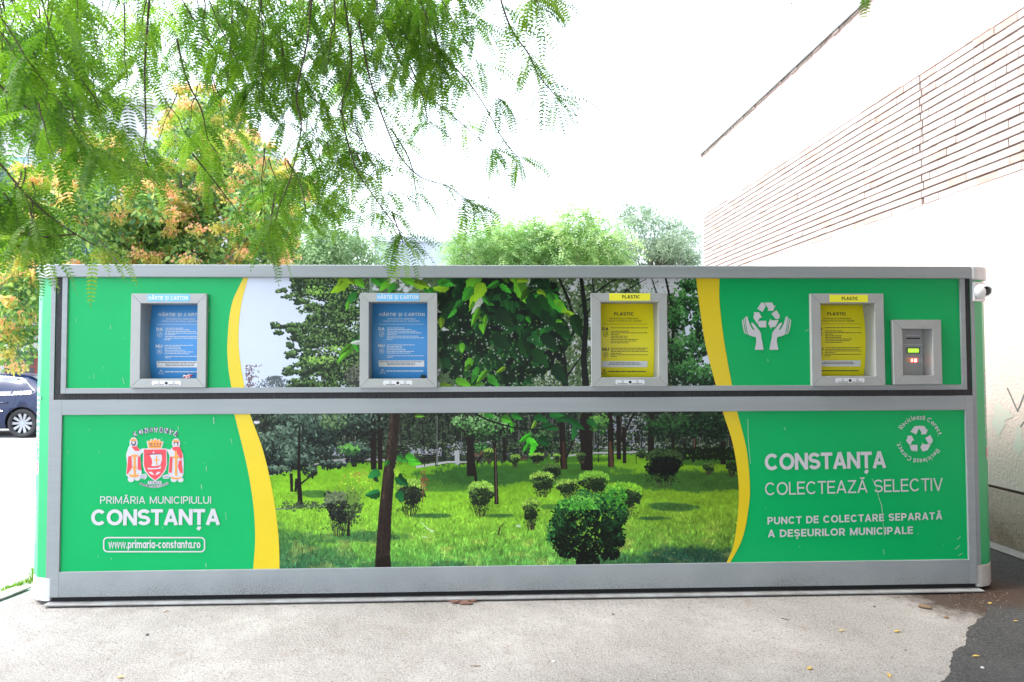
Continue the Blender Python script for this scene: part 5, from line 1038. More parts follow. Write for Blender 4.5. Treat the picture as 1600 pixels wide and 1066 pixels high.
# ------------------------------------------------------------------ dark blue saloon car parked at the left
cY = 11.75; wc = at_y(36.5, 661, cY - .85); 
carx = wc.x - 3.72     # front of the car
car = thing('parked_car', 'dark blue saloon car parked left of the kiosk, only its rear half showing', 'car', (carx, cY, -.012))
ST = np.array([[0, .60, .58, .62, .50], [.10, .76, .66, .70, .60], [.35, .85, .74, .79, .68], [.9, .905, .87, .91, .74], [1.4, .92, .92, .97, .73], [1.75, .922, .935, 1.17, .66], [2.15, .923, .945, 1.37, .60], [2.6, .924, .955, 1.45, .575], [3.1, .924, .965, 1.46, .57], [3.6, .922, .98, 1.40, .56], [4.0, .915, .995, 1.24, .57], [4.3, .905, 1.0, 1.09, .62], [4.6, .88, 1.0, 1.045, .66], [4.78, .83, .96, 1.0, .66], [4.85, .74, .86, .90, .60]])
def stn(x): return [np.interp(x, ST[:, 0], ST[:, k]) for k in range(1, 5)]
def sec(x):
    hw, zb_, zt_, wt_ = stn(x); e = min(x, 4.85 - x); lowz = .20 + max(0, .14 - e * .3)
    return [(hw * .80, lowz), (hw * .95, lowz + .03), (hw * .985, lowz + .16), (hw, .55), (hw * .992, .70), (hw * .975, .84 * zb_ / .97), (hw * .945, zb_), (hw * .945 + (wt_ - hw * .945) * .5, zb_ + (zt_ - zb_) * .53), (wt_, zb_ + (zt_ - zb_) * .90), (wt_ * .86, zt_ - .012), (wt_ * .5, zt_ + .012), (0, zt_ + .02)]
xs = np.linspace(0, 4.85, 74); mb = MB(); rings = []
for x in xs:
    s_ = sec(x); rings.append([(x, -y, z) for y, z in s_] + [(x, y, z) for y, z in s_[-2::-1]])
n_ = len(rings[0]); i0 = 0
for rg_ in rings: mb.v += rg_
for k in range(len(xs) - 1):
    for q in range(n_): w_ = (q + 1) % n_; mb.f.append((k * n_ + q, k * n_ + w_, (k + 1) * n_ + w_, (k + 1) * n_ + q)); mb.m.append(0)
mb.f.append(tuple(range(n_))[::-1]); mb.m.append(0); mb.f.append(tuple((len(xs) - 1) * n_ + q for q in range(n_))); mb.m.append(0)
M['car_paint'] = mat('car_paint_blue', (.004, .013, .055), .12, spec=.3, coat=.35); M['car_dark'] = mat('car_black_trim', (.01, .01, .012), .5)
body = mb.build('body', M['car_paint'], car, smooth=True)
cut = MB()
for wx_ in (.86, 3.72):
    for sy in (-1, 1): cut.lathe([(0, -.16), (.375, -.16), (.375, .16), (0, .16)], 40, Matrix.Translation((wx_, sy * .86, .335)) @ Matrix.Rotation(math.radians(90), 4, 'X'))
co = cut.build('cutter', M['car_dark']); bm = bmesh.new(); bm.from_mesh(co.data); bmesh.ops.remove_doubles(bm, verts=bm.verts, dist=1e-5); bmesh.ops.recalc_face_normals(bm, faces=bm.faces); bm.to_mesh(co.data); bm.free()
bm = bmesh.new(); bm.from_mesh(body.data); bmesh.ops.recalc_face_normals(bm, faces=bm.faces); bm.to_mesh(body.data); bm.free()
body.data.materials.append(M['car_dark'])
md = body.modifiers.new('arches', 'BOOLEAN'); md.operation = 'DIFFERENCE'; md.object = co; md.solver = 'EXACT'
co.location = body.matrix_world.translation; co.parent = car; co.location = (0, 0, 0)
bpy.context.view_layer.update(); dg = bpy.context.evaluated_depsgraph_get(); nm = bpy.data.meshes.new_from_object(body.evaluated_get(dg)); body.modifiers.clear(); body.data = nm
bpy.data.objects.remove(co)
def side_pt(x, t, sy, off):      # t along the belt-to-roof line
    hw, zb_, zt_, wt_ = stn(x); y0 = hw * .945; return (x, sy * (y0 + (wt_ - y0) * t * .94 / .9 * .9 + off), zb_ + (zt_ - zb_) * t * .9)
M['car_glass'] = mat('car_glass', (.05, .06, .07), .04, spec=1.0, coat=1.0); M['chrome'] = mat('bright_trim', (.62, .63, .65), .18, metal=1.0)
for sy in (-1, 1):
    for name, xa, xb in (('front_window', 1.78, 2.62), ('rear_window', 2.70, 3.42), ('quarter_window', 3.46, 3.86)):
        mb = MB(); xx = np.linspace(xa, xb, 14)
        top = lambda x: .93 if x < 3.3 else .93 - max(0, (x - 3.55)) * 1.9
        bot = lambda x: .06
        lead = lambda x: 1 if xa > 1.8 else min(1, (x - 1.70) / .42)
        for a, c in zip(xx[:-1], xx[1:]):
            for f0, f1 in ((0, .5), (.5, 1)):
                P = [side_pt(a, bot(a) + (top(a) * lead(a) - bot(a)) * f0, sy, .006), side_pt(c, bot(c) + (top(c) * lead(c) - bot(c)) * f0, sy, .006), side_pt(c, bot(c) + (top(c) * lead(c) - bot(c)) * f1, sy, .006), side_pt(a, bot(a) + (top(a) * lead(a) - bot(a)) * f1, sy, .006)]
                mb.poly(P if sy < 0 else P[::-1])
        mb.build('side_window', M['car_glass'], car)
    mb = MB(); tp = [side_pt(x, .02, sy, .012) for x in np.linspace(1.72, 3.86, 24)] + [side_pt(3.93, .08, sy, .012), side_pt(3.95, .22, sy, .012)] + [side_pt(x, (.97 if x < 3.45 else .97 - max(0, (x - 3.55)) * 1.75), sy, .012) for x in np.linspace(3.90, 2.1, 20)]
    mb.tube(tp, .009, 6); mb.build('window_trim', M['chrome'], car, smooth=True)
    mb = MB()
    for xd in (1.62, 2.66, 3.50): mb.tube([(xd + (.0 if z < .6 or xd < 3 else (z - .6) * .2), sy * (np.interp(z, [p[1] for p in sec(xd)[1:7]], [p[0] for p in sec(xd)[1:7]]) - .001), z) for z in np.linspace(.30, .95, 14)], .0045, 4)
    mb.tube([(x, sy * (np.interp(.30, [p[1] for p in sec(x)[1:7]], [p[0] for p in sec(x)[1:7]]) - .001), .30) for x in np.linspace(1.4, 3.25, 12)], .005, 4); mb.build('door_seam', M['car_dark'], car)
    for xd in (2.42, 3.30):
        mb = MB(); yy = sy * (stn(xd)[0] * .975 + .012); mb.tube([(xd - .11, yy - sy * .012, .80), (xd - .09, yy + sy * .012, .803), (xd + .09, yy + sy * .012, .808), (xd + .11, yy - sy * .012, .81)], [.010, .016, .016, .010], 8); mb.build('door_handle', M['car_paint'], car, smooth=True)
    mb = MB(); mb.tube([(x, sy * (stn(x)[0] * .998), .60 + .01 * (x - 1.4)) for x in np.linspace(1.35, 3.30, 16)], .007, 5); mb.build('rub_strip', M['chrome'], car)
mb = MB(); mb.poly([(3.62, -.5, 1.405), (3.62, .5, 1.405), (4.26, .56, 1.128), (4.26, -.56, 1.128)][::-1]); mb.poly([(1.45, -.62, 1.02), (1.45, .62, 1.02), (2.12, .54, 1.385), (2.12, -.54, 1.385)]); mb.build('windscreen', M['car_glass'], car)
M['tail'] = mat('tail_lamp_red', (.35, .01, .012), .15, coat=1); M['lamp'] = mat('head_lamp_glass', (.7, .72, .75), .08, coat=1)
for sy in (-1, 1):
    mb = MB(); mb.box(4.66, 4.80, sy * .60 - .16, sy * .60 + .16, .74, .90); mb.build('tail_lamp', M['tail'], car, bevel=.03)
    mb = MB(); mb.box(.05, .22, sy * .58 - .15, sy * .58 + .15, .58, .70); mb.build('headlight', M['lamp'], car, bevel=.03)
M['tyre'] = mat('tyre_rubber', (.02, .02, .022), .7); M['alloy'] = mat('alloy_rim', (.34, .35, .37), .35, metal=.4); M['blue_enamel'] = mat('hub_blue', (.08, .25, .55), .3)
for wx_ in (.86, 3.72):
    for sy in (-1, 1):
        T0 = Matrix.Translation((wx_, sy * .80, .335)) @ Matrix.Rotation(math.radians(90 if sy < 0 else -90), 4, 'X')
        mb = MB(); mb.lathe([(.238, -.09), (.30, -.105), (.325, -.09), (.333, -.06), (.333, .06), (.325, .09), (.30, .105), (.238, .10)], 48, T0, close=True); wh = mb.build('wheel', M['tyre'], car, smooth=True)
        mb = MB(); mb.lathe([(.237, -.085), (.237, .099), (.226, .100), (.218, .06), (.216, -.04), (.05, -.045), (0, -.045)], 48, T0, 0)
        for k in range(10):
            a = 2 * math.pi * k / 10; ca, sa = math.cos(a), math.sin(a)
            R_ = lambda rr, tt, h: tuple(T0 @ Vector((rr * ca - tt * sa, rr * sa + tt * ca, h)))
            mb.prism([R_(.05, -.020, .03), R_(.222, -.027, .07), R_(.222, .027, .07), R_(.05, .020, .03)][::-1], [R_(.05, -.020, .07), R_(.222, -.033, .092), R_(.222, .033, .092), R_(.05, .020, .07)][::-1], 1)
        mb.lathe([(.0, .075), (.058, .072), (.062, .03)], 24, T0, 1)
        rm = mb.build('rim', [M['car_dark'], M['alloy']], wh, smooth=False)
        mb = MB()
        for k in range(4): mb.poly([tuple(T0 @ Vector((0, 0, .0765)))] + [tuple(T0 @ Vector((.027 * math.cos(a), .027 * math.sin(a), .0765))) for a in np.linspace(k * math.pi / 2, (k + 1) * math.pi / 2, 7)], k % 2)
        mb.build('hub_badge', [M['blue_enamel'], M['label_white']], wh)

# ------------------------------------------------------------------ buildings behind
M['far_wall'] = mat('far_render_grey', (.50, .50, .52), .9, (.42, .42, .44), .8); M['far_dark'] = mat('far_glass_dark', (.03, .04, .045), .15); M['far_frame'] = mat('far_red_frame', (.20, .035, .03), .6); M['far_pane'] = mat('far_pane_blue', (.22, .34, .46), .1, spec=.8)
bY = 17.0
ap = thing('apartment_block', 'grey apartment block with dark ground floor windows behind the left trees', 'building', (at_y(0, 500, bY).x, bY, 0))
ax0, ax1 = -9.5, at_y(345, 400, bY).x - at_y(0, 500, bY).x; aH = at_y(100, 165, bY).z
mb = MB(); mb.box(ax0, ax1, 0, 9, -.05, aH); mb.build('wall', M['far_wall'], ap)
mb = MB(); mb.box(ax0 - .1, ax1 + .1, -.15, 9.1, aH + .001, aH + .22); mb.build('roof_edge', M['far_wall'], ap)
zt_s, zb_s = at_y(30, 550, bY).z, at_y(30, 588, bY).z
for k in range(6):
    x = ax0 + .5 + k * 2.3
    mb = MB(); mb.box(x, x + 2.0, -.05, -.002, .25, zt_s); f = mb.build('window', M['far_frame'], ap)
    mb = MB(); 
    for q in range(2): mb.box(x + .08 + q * .96, x + .96 + q * .96 - .04, -.056, -.0505, .35, zt_s - .5); mb.box(x + .08 + q * .96, x + .96 + q * .96 - .04, -.0565, -.0506, zt_s - .42, zt_s - .08)
    mb.build('pane', M['far_dark'], f)
mb = MB(); mb.box(ax0, ax1, -.5, -.001, zt_s + .02, zt_s + .52); mb.build('fascia', mat('far_fascia', (.55, .54, .55), .8), ap)
mb = MB(); mb.box(ax0 + 2, ax0 + 12, -1.0, -.002, zt_s + .56, zt_s + .68); mb.build('awning', mat('awning_red', (.34, .11, .10), .8), ap)
for fl in range(2):
    for k in range(5):
        x = ax0 + .8 + k * 2.7; z = 4.1 + fl * 2.8; mb = MB(); mb.box(x, x + 1.5, -.04, -.002, z, z + 1.5); f = mb.build('window', mat('far_white_frame', (.66, .66, .68), .6) if (fl, k) == (0, 0) else bpy.data.materials['far_white_frame'], ap)
        mb = MB(); mb.box(x + .08, x + .71, -.046, -.0405, z + .08, z + 1.42); mb.box(x + .79, x + 1.42, -.046, -.0405, z + .08, z + 1.42); mb.build('pane', M['far_pane'], f)
wbY = 42; wx0, wx1 = at_y(585, 380, wbY).x, at_y(702, 380, wbY).x
wb_ = thing('white_block', 'pale bluish flat roofed block far off between the trees', 'building', (wx0, wbY, 0)); wz = at_y(640, 378, wbY).z
mb = MB(); mb.box(0, wx1 - wx0 + 6, 0, 12, 0, wz); mb.build('wall', mat('far_block_white', (.34, .38, .42), .9), wb_)
mb = MB(); mb.box(-.2, wx1 - wx0 + 6.2, -.25, 12.2, wz + .001, wz + .35); mb.build('roof_edge', mat('far_block_edge', (.46, .50, .54), .9), wb_)

# ------------------------------------------------------------------ trees
def mesh_from(name, V, F, MI, mats, parent=None):
    """V (n,3) array, F list of index arrays all of one length, MI material index per face."""
    me = bpy.data.meshes.new(name); V = np.asarray(V, np.float32); F = np.asarray(F, np.int32); k = F.shape[1]
    me.vertices.add(len(V)); me.vertices.foreach_set('co', V.ravel()); me.loops.add(F.size); me.loops.foreach_set('vertex_index', F.ravel())
    me.polygons.add(len(F)); me.polygons.foreach_set('loop_start', np.arange(len(F), dtype=np.int32) * k); me.polygons.foreach_set('loop_total', np.full(len(F), k, np.int32))
    for m in mats: me.materials.append(m)
    me.polygons.foreach_set('material_index', np.asarray(MI, np.int32)); me.update(calc_edges=True); me.validate()
    return put(bpy.data.objects.new(name, me), parent)
def unit(a): return a / (np.linalg.norm(a, axis=-1, keepdims=True) + 1e-9)
def leaf_cloud(rng, centers, radii, counts, length, width, droop=.4, squash=.8, shell=.45):
    """small rhombic leaves filling each clump's volume, thicker towards its skin; one island per leaf"""
    P = []; D = []
    for c, r, n in zip(centers, radii, counts):
        d = unit(rng.randn(n, 3)); q = (shell + (1 - shell) * rng.rand(n, 1)) * (.85 + .3 * rng.rand(n, 1)); p = d * q * r; p[:, 2] *= squash
        P.append(p + c); D.append(d)
    P = np.concatenate(P); D = np.concatenate(D); n = len(P)
    ax = unit(D * .7 + rng.randn(n, 3) * .6 + np.array([0, 0, -droop])); sd = unit(np.cross(ax, rng.randn(n, 3))); L = length * (.6 + .8 * rng.rand(n, 1)); Wd = width * (.6 + .8 * rng.rand(n, 1)); nr = np.cross(ax, sd)
    V = np.stack([P, P + ax * L * .45 + sd * Wd + nr * Wd * .35, P + ax * L, P + ax * L * .45 - sd * Wd + nr * Wd * .35], 1).reshape(-1, 3)
    return V, np.arange(4 * n).reshape(n, 4)
M['bark'] = mat('bark_grey', (.12, .10, .085), .9, (.20, .17, .145), 14, bump=.8, bscale=30, stretch=(1, 1, .25))
def limbs(mb, base, top, targets, r0, rnd, sag=.0):
    base, top = Vector(base), Vector(top); n = 7
    ax = [base.lerp(top, k / n) + Vector((rnd.gauss(0, .05), rnd.gauss(0, .05), 0)) * (k > 0) for k in range(n + 1)]; mb.tube(ax, [r0 * (1 - .62 * k / n) for k in range(n + 1)], 9)
    for t in targets:
        t = Vector(t); k = rnd.randint(2, n - 1); s = ax[k]; m1 = s.lerp(t, .4) + Vector((0, 0, .12 * (t - s).length)); rr = r0 * (1 - .62 * k / n)
        mb.tube([s, s.lerp(m1, .5), m1, m1.lerp(t, .5) + Vector((0, 0, .04)), t], [rr * .55, rr * .46, rr * .36, rr * .22, rr * .08], 6)
def bush_tree(name, label, base, crown, n_clump, rad, per, leaf, mats, wts, seed, r0=.12, squash=.8, droop=.4, group=None, extra=None):
    """crown: (centre, (rx, ry, rz)); clumps fill it unevenly so that the sky shows between them"""
    rng = np.random.RandomState(seed); rnd = random.Random(seed); c0, rr = np.array(crown[0]), np.array(crown[1])
    root = thing(name, label, 'tree', base, group); b = np.array(base); C = []
    while len(C) < n_clump:
        d = rng.randn(3); d /= np.linalg.norm(d); q = rng.rand() ** .45; p = c0 + d * rr * q
        if p[2] > b[2] + .4: C.append(p)
    if extra is not None: C += [np.array(e) for e in extra]
    C = np.array(C); R = rad * (.6 + .7 * rng.rand(len(C))); cnt = (per * (R / rad) ** 2).astype(int)
    V, F = leaf_cloud(rng, C - b, R, cnt, leaf[0], leaf[1], droop, squash); MI = rng.choice(len(mats), size=len(F), p=wts)
    mesh_from('crown', V, F, MI, mats, root)
    mb = MB(); limbs(mb, (0, 0, -.05), tuple(c0 - b + np.array([0, 0, rr[2] * .35])), [tuple(p - b) for p in C[::2]], r0, rnd); mb.build('trunk', M['bark'], root, smooth=True)
    return root, C, R, rng
def PX(px, py, Y): return np.array(at_y(px, py, Y))
# tree with orange seed pods (left, behind the kiosk)
lg = [leaf_mat('pod_tree_leaf', (.11, .235, .06), (.19, .33, .09)), leaf_mat('pod_tree_leaf_light', (.30, .44, .12), (.42, .54, .18)), leaf_mat('pod_tree_leaf_deep', (.065, .155, .07), (.11, .215, .10))]
Yp = 7.0; cx = PX(285, 345, Yp); ex = [PX(x, y, Yp - .3 + .5 * math.sin(x)) for x, y in ((25, 470), (45, 500), (15, 520), (60, 455), (35, 440), (90, 400), (20, 545), (70, 430), (110, 350), (130, 300), (160, 250))]
tr, C, R, rng = bush_tree('pod_tree', 'leafy tree with orange seed pods behind the left end of the kiosk', (PX(300, 400, Yp)[0], Yp, -.012), (cx, (2.35, 1.5, 2.25)), 60, .52, 430, (.11, .028), lg, (.5, .25, .25), 5, .085, extra=ex)
Pc = []; b = np.array(tr.location)
for c, r in zip(C, R):
    for _ in range(rng.randint(4, 8)):
        d = unit(rng.randn(3) * np.array([1, .8, .7]) + np.array([0, -.7, .35])); Pc.append(c - b + d * r * 1.0)
Pc = np.array(Pc); NP = 110; Rp = .13 + .07 * rng.rand(len(Pc))
pm = [leaf_mat('pod_orange', (.76, .41, .23), (.83, .52, .32), .5), leaf_mat('pod_gold', (.44, .41, .10), (.56, .51, .16), .5)]
V, F = leaf_cloud(rng, Pc, Rp, np.full(len(Pc), NP), .06, .019, 1.1, .7, .1); zc_ = V.reshape(-1, 4, 3)[:, :, 2].mean(1) - np.repeat(Pc[:, 2], NP)
warm = np.repeat(rng.rand(len(Pc)) < .72, NP); sel = np.where(warm & (zc_ > -.02 + .05 * rng.randn(len(zc_))), 0, 1); mesh_from('seed_pods', V, F, sel, pm, tr)
# other trees behind
dk = [leaf_mat('far_leaf_blue', (.10, .17, .10), (.15, .23, .13)), leaf_mat('far_leaf_dark', (.04, .085, .055), (.075, .13, .08))]
Yd = 14.3
bush_tree('dark_tree', 'dark bluish green tree at the far left, behind the tree with orange pods', (PX(20, 400, Yd)[0], Yd, -.012), (PX(40, 330, Yd), (2.3, 1.3, 2.7)), 44, .7, 420, (.12, .03), dk, (.5, .5), 8, .13, group='trees behind the kiosk', extra=[PX(x, y, Yd) for x, y in ((15, 440), (50, 430), (70, 470), (30, 480))])
sg = [leaf_mat('far_leaf_soft', (.24, .36, .17), (.33, .44, .23)), leaf_mat('far_leaf_soft_dark', (.16, .26, .13), (.21, .32, .17))]
Ys = 13.0
bush_tree('small_tree', 'soft green tree rising over the kiosk right of the tree with orange pods', (PX(520, 400, Ys)[0], Ys, -.012), (PX(525, 400, Ys), (1.35, .9, 1.75)), 46, .42, 420, (.10, .024), sg, (.6, .4), 14, .10, group='trees behind the kiosk')
yg = [leaf_mat('ailanthus_leaf', (.19, .34, .11), (.28, .43, .16)), leaf_mat('ailanthus_leaf_pale', (.34, .48, .18), (.45, .56, .26)), leaf_mat('ailanthus_leaf_deep', (.13, .25, .09), (.19, .32, .13))]  # three leaf tones, picked at random for each rosette
Ya = 9.5
def rosette_tree(name, label, base, crown, n, seed, mats, group):
    """pinnate-leaved tree: rosettes of arching leaves, each leaf a rib with paired leaflets"""
    rng = np.random.RandomState(seed); root = thing(name, label, 'tree', base, group); b = np.array(base); Cs = [(np.array(a) - b, np.array(r_)) for a, r_ in crown]; P = []; O = []
    wt = np.array([r_[0] * r_[2] for a, r_ in Cs]); wt /= wt.sum(); c0, rr = Cs[0]
    while len(P) < n:
        c1, r1 = Cs[rng.choice(len(Cs), p=wt)]; d = unit(rng.randn(3)); q = (.55 + .45 * rng.rand()) if rng.rand() < .8 else rng.rand(); P.append(c1 + d * r1 * q); O.append(unit(d + np.array([0, 0, .35])))
    V = []; MI = []
    for p, out_ in zip(P, O):
        m = rng.choice(3, p=(.46, .36, .18)); k = rng.randint(6, 10)
        for j in range(k):
            d = unit(out_ * .45 + rng.randn(3) * .6); L = .36 + .26 * rng.rand(); pos = p.copy(); N = 8
            for s in range(N):
                d = unit(d + np.array([0, 0, -.16])); side = unit(np.cross(d, np.array([0, 0, 1.0]) + .2 * rng.randn(3))); pos = pos + d * L / N; ll = .10 * (1 - .35 * abs(s - 3) / 4)
                for sg_ in (-1, 1):
                    a = unit(side * sg_ + d * .5 + np.array([0, 0, -.3])); V.append([pos, pos + a * ll * .5 + d * .016, pos + a * ll, pos + a * ll * .5 - d * .016]); MI.append(m)
    V = np.array(V); mesh_from('crown', V.reshape(-1, 3), np.arange(len(V) * 4).reshape(-1, 4), MI, mats, root)
    mb = MB(); limbs(mb, (0, 0, -.05), tuple(c0 + np.array([0, 0, -rr[2] * .3])), [tuple(p) for p in P[::14]], .11, random.Random(seed)); mb.build('trunk', M['bark'], root, smooth=True); return root
rosette_tree('feathery_tree', 'yellow green tree with long feathery leaves over the middle of the kiosk', (PX(850, 400, Ya)[0], Ya, -.012), [(PX(x, y, Ya + o), (rx * .0137, .7, ry * .0137)) for x, y, rx, ry, o in ((850, 400, 85, 52, 0), (745, 400, 50, 44, -.2), (800, 378, 52, 36, .3), (905, 372, 62, 48, -.2), (945, 395, 45, 50, .2), (780, 420, 70, 40, 0), (880, 425, 90, 40, .2))], 560, 4, yg, 'trees behind the kiosk')
gg = [leaf_mat('grey_leaf', (.28, .36, .24), (.38, .45, .32)), leaf_mat('grey_leaf_dark', (.17, .25, .16), (.23, .31, .20))]
Yg = 14.5
bush_tree('grey_tree', 'grey green fine leaved tree between the feathery tree and the building', (PX(1030, 400, Yg)[0], Yg, -.012), (PX(1025, 410, Yg), (1.15, .9, .9)), 30, .36, 560, (.07, .015), gg, (.5, .5), 17, .12, extra=[PX(x, y, Yg + .3 * math.sin(x)) for x, y in ((995, 335), (1010, 350), (975, 352), (985, 375), (1000, 380), (1040, 352), (1060, 358), (1075, 372), (1055, 380), (1030, 372), (1085, 395), (1065, 400), (970, 395), (1020, 400), (1045, 405), (1090, 420), (960, 420), (1010, 325), (975, 330), (985, 345), (1020, 338), (1048, 345), (1000, 360), (965, 372), (1010, 390), (1070, 355), (1085, 372), (1035, 392))], group='trees behind the kiosk')

# ------------------------------------------------------------------ the locust tree that hangs over the camera from the left
rl = random.Random(77); rn = np.random.RandomState(77)
loc_base = Vector((1.4, -8.6, -.012))
locust = thing('locust_tree', 'locust tree whose feathery twigs hang into view from the upper left', 'tree', tuple(loc_base))
lm = [leaf_mat('locust_leaf', (.115, .225, .028), (.16, .29, .042), .55), leaf_mat('locust_leaf_light', (.19, .32, .045), (.26, .40, .07), .55), leaf_mat('locust_leaf_deep', (.06, .145, .02), (.09, .19, .03), .55)]
M['twig'] = mat('twig_brown', (.075, .05, .038), .8, (.12, .09, .07), 20)
LV, LM, RV, RM = [], [], [], []
def pinnate(p, d, L, pairs, lw=.0034, droop=.085, m=0, up=None):
    """one compound leaf: a thin rib carrying pairs of leaflets"""
    p = np.array(p, float); d = unit(np.array(d, float)); side = np.cross(d, np.array([0, 0, 1.0]) + .35 * rn.randn(3))
    if np.linalg.norm(side) < .2: side = np.cross(d, rn.randn(3))
    side = unit(side); step = L / pairs; ll0 = .0225 * (.8 + .3 * rn.rand()); prev = p.copy()
    for s in range(pairs + 1):
        d = unit(d + np.array([0, 0, -droop * (.5 + s / pairs)])); side = unit(side - d * np.dot(side, d)); nr = np.cross(side, d); cur = prev + d * step
        if s > 0:
            q = 1 - .45 * abs(2 * s / pairs - 1) ** 2
            for sg_ in ((-1, 1) if s < pairs else (0,)):
                a = unit(side * sg_ * .92 + d * (.34 if sg_ else 1) + nr * (-.16 + .14 * rn.randn())); ll = ll0 * q; w = unit(np.cross(a, nr)) * lw * q; w2 = w * .8
                LV.append([prev, prev + a * ll * .28 + w, prev + a * ll * .72 + w2, prev + a * ll, prev + a * ll * .72 - w2, prev + a * ll * .28 - w]); LM.append(m)
        RV.append([prev - side * .0008, prev + side * .0008, cur + side * .0006, cur - side * .0006]); prev = cur
twigs = MB(); tw_n = [0]
def leafy(pts, r0, r1, dens, start=.12, L=(.13, .22), spread=1.0, mset=(0, 0, 1, 2)):
    """a hanging twig with leaves set along it"""
    P = [Vector(p) for p in pts]
    Q = []
    for k in range(len(P) - 1):           # rounded path
        a, b_, c, d = P[max(k - 1, 0)], P[k], P[k + 1], P[min(k + 2, len(P) - 1)]
        for s in range(5):
            t = s / 5; Q.append(.5 * ((2 * b_) + (c - a) * t + (2 * a - 5 * b_ + 4 * c - d) * t * t + (3 * b_ - a - 3 * c + d) * t ** 3))
    Q.append(P[-1]); n = len(Q)
    tw_n[0] += 1; tb = MB() if tw_n[0] <= 100 else twigs
    tb.tube(Q, [r0 + (r1 - r0) * k / (n - 1) for k in range(n)], 5)
    if tb is not twigs:
        tb.v = [tuple(Vector(v) - loc_base) for v in tb.v]; tb.build('twig', M['twig'], locust, smooth=True)
    ln = sum((Q[k + 1] - Q[k]).length for k in range(n - 1)); nodes = max(1, int(ln * dens / 4.2))
    def fan(p, tg, k, m):           # leaves radiating from one node and arching over
        a0 = rl.uniform(0, 6.28); e1 = tg.cross(Vector((.3, .8, .5))).normalized(); e2 = tg.cross(e1)
        for q in range(k):
            a = a0 + 6.28 * q / k + rl.gauss(0, .35); rd = e1 * math.cos(a) + e2 * math.sin(a); rd.z *= .55
            pinnate(p, tg * rl.uniform(.3, 1.0) + rd * spread + Vector((0, 0, .10)), rl.uniform(*L), rl.randint(13, 19), m=m if rl.random() < .75 else rl.choice(mset))
    for i in range(nodes):
        t = start + (1 - start) * (i + rl.random()) / nodes; f = t * (n - 1); k = min(int(f), n - 2); fan(Q[k].lerp(Q[k + 1], f - k), (Q[k + 1] - Q[k]).normalized(), rl.randint(4, 6), rl.choice(mset))
    fan(Q[-1], (Q[-1] - Q[-2]).normalized(), 5, rl.choice(mset))
def at_d(px, py, d): q = ray(px, py); return CAM + q * d
# twigs that can be told apart in the photograph: (points, distance at the top, distance at the tip, leaves per metre)
for pts, da, db, dn in (
    ([(660, -60), (676, 30), (691, 85), (727, 122), (757, 165), (788, 221), (812, 248)], 2.6, 3.0, 26), ([(596, 40), (636, 114), (668, 150), (700, 175), (735, 205), (770, 235)], 2.9, 3.2, 26),
    ([(532, -60), (538, 0), (550, 98), (534, 170), (552, 252), (573, 291), (612, 345), (630, 366)], 2.5, 2.9, 21), ([(560, 30), (575, 110), (589, 158), (620, 236), (656, 276), (699, 291), (728, 312)], 2.6, 2.9, 24),
    ([(492, -40), (486, 10), (480, 67), (463, 150), (471, 197), (456, 270), (438, 318), (430, 345)], 2.4, 2.6, 24), ([(772, -50), (784, 5), (802, 51), (825, 83), (842, 118), (868, 150)], 2.3, 2.4, 44),
    ([(815, -60), (832, -10), (842, 8)], 2.2, 2.3, 60), ([(236, -40), (228, 71), (226, 126), (228, 205), (224, 236), (232, 262)], 2.3, 2.4, 26), ([(276, 60), (291, 122), (315, 173), (325, 217), (340, 240)], 2.5, 2.7, 26),
    ([(-30, 110), (79, 197), (134, 225), (190, 252), (220, 268), (250, 276)], 2.1, 2.7, 22), ([(-40, 215), (0, 256), (39, 303), (79, 339), (118, 366), (148, 384)], 1.9, 2.2, 26), ([(400, -60), (408, -5), (412, 25), (437, 60), (443, 102), (452, 150)], 2.5, 2.6, 22),
    ([(437, 51), (441, 102), (408, 112), (430, 150), (445, 190)], 2.6, 2.8, 20), 
    ([(118, 366), (60, 372), (20, 380)], 2.2, 2.0, 30), ([(39, 303), (50, 340), (46, 370)], 2.0, 2.0, 30), ([(300, 240), (340, 290), (370, 330)], 2.7, 2.8, 16), ([(430, 300), (424, 340), (420, 372)], 2.6, 2.6, 40), ([(448, 250), (470, 290), (478, 330)], 2.6, 2.7, 30), ([(640, 100), (660, 150), (668, 190)], 2.8, 3.0, 28), ([(610, 200), (640, 250), (650, 300)], 2.8, 2.9, 26), ([(612, 330), (630, 380)], 2.85, 2.9, 44), ([(728, 312), (740, 322)], 2.9, 2.9, 26)):
    n = len(pts); leafy([at_d(x, y, da + (db - da) * k / (n - 1)) for k, (x, y) in enumerate(pts)], .0042, .0020, dn)
for px_, py_, dx_ in ((1358, -22, -.3), (1350, -30, .15), (1298, -30, -.25), (1250, -34, -.5)): pinnate(at_d(px_, py_, 2.2), (dx_, .1, -1), .11, 11, m=0)
# the rest of the hanging foliage, thickest at the upper left
def add_hang(xr, yr, lr, dr_, n, dn, lean=.25, mset=(0, 0, 1, 2), L=(.12, .21)):
    for _ in range(n):
        x, y, dd = rl.uniform(*xr), rl.uniform(*yr), rl.uniform(*dr_); ln = rl.uniform(*lr); le = rl.gauss(.1, lean); k = 5
        pts = [(x + le * ln * q / k + rl.gauss(0, 2.5), y + ln * q / k) for q in range(k + 1)]
        leafy([at_d(px, py, dd + .05 * q) for q, (px, py) in enumerate(pts)], .0026, .0008, dn * 1.15, mset=mset, L=L)
add_hang((-60, 120), (-90, 20), (120, 260), (1.7, 2.6), 32, 26, mset=(0, 0, 2, 2)); add_hang((100, 330), (-90, 10), (80, 200), (2.1, 3.0), 25, 21, mset=(0, 0, 2, 2, 1)); add_hang((330, 560), (-90, 0), (90, 210), (2.2, 3.1), 38, 22)
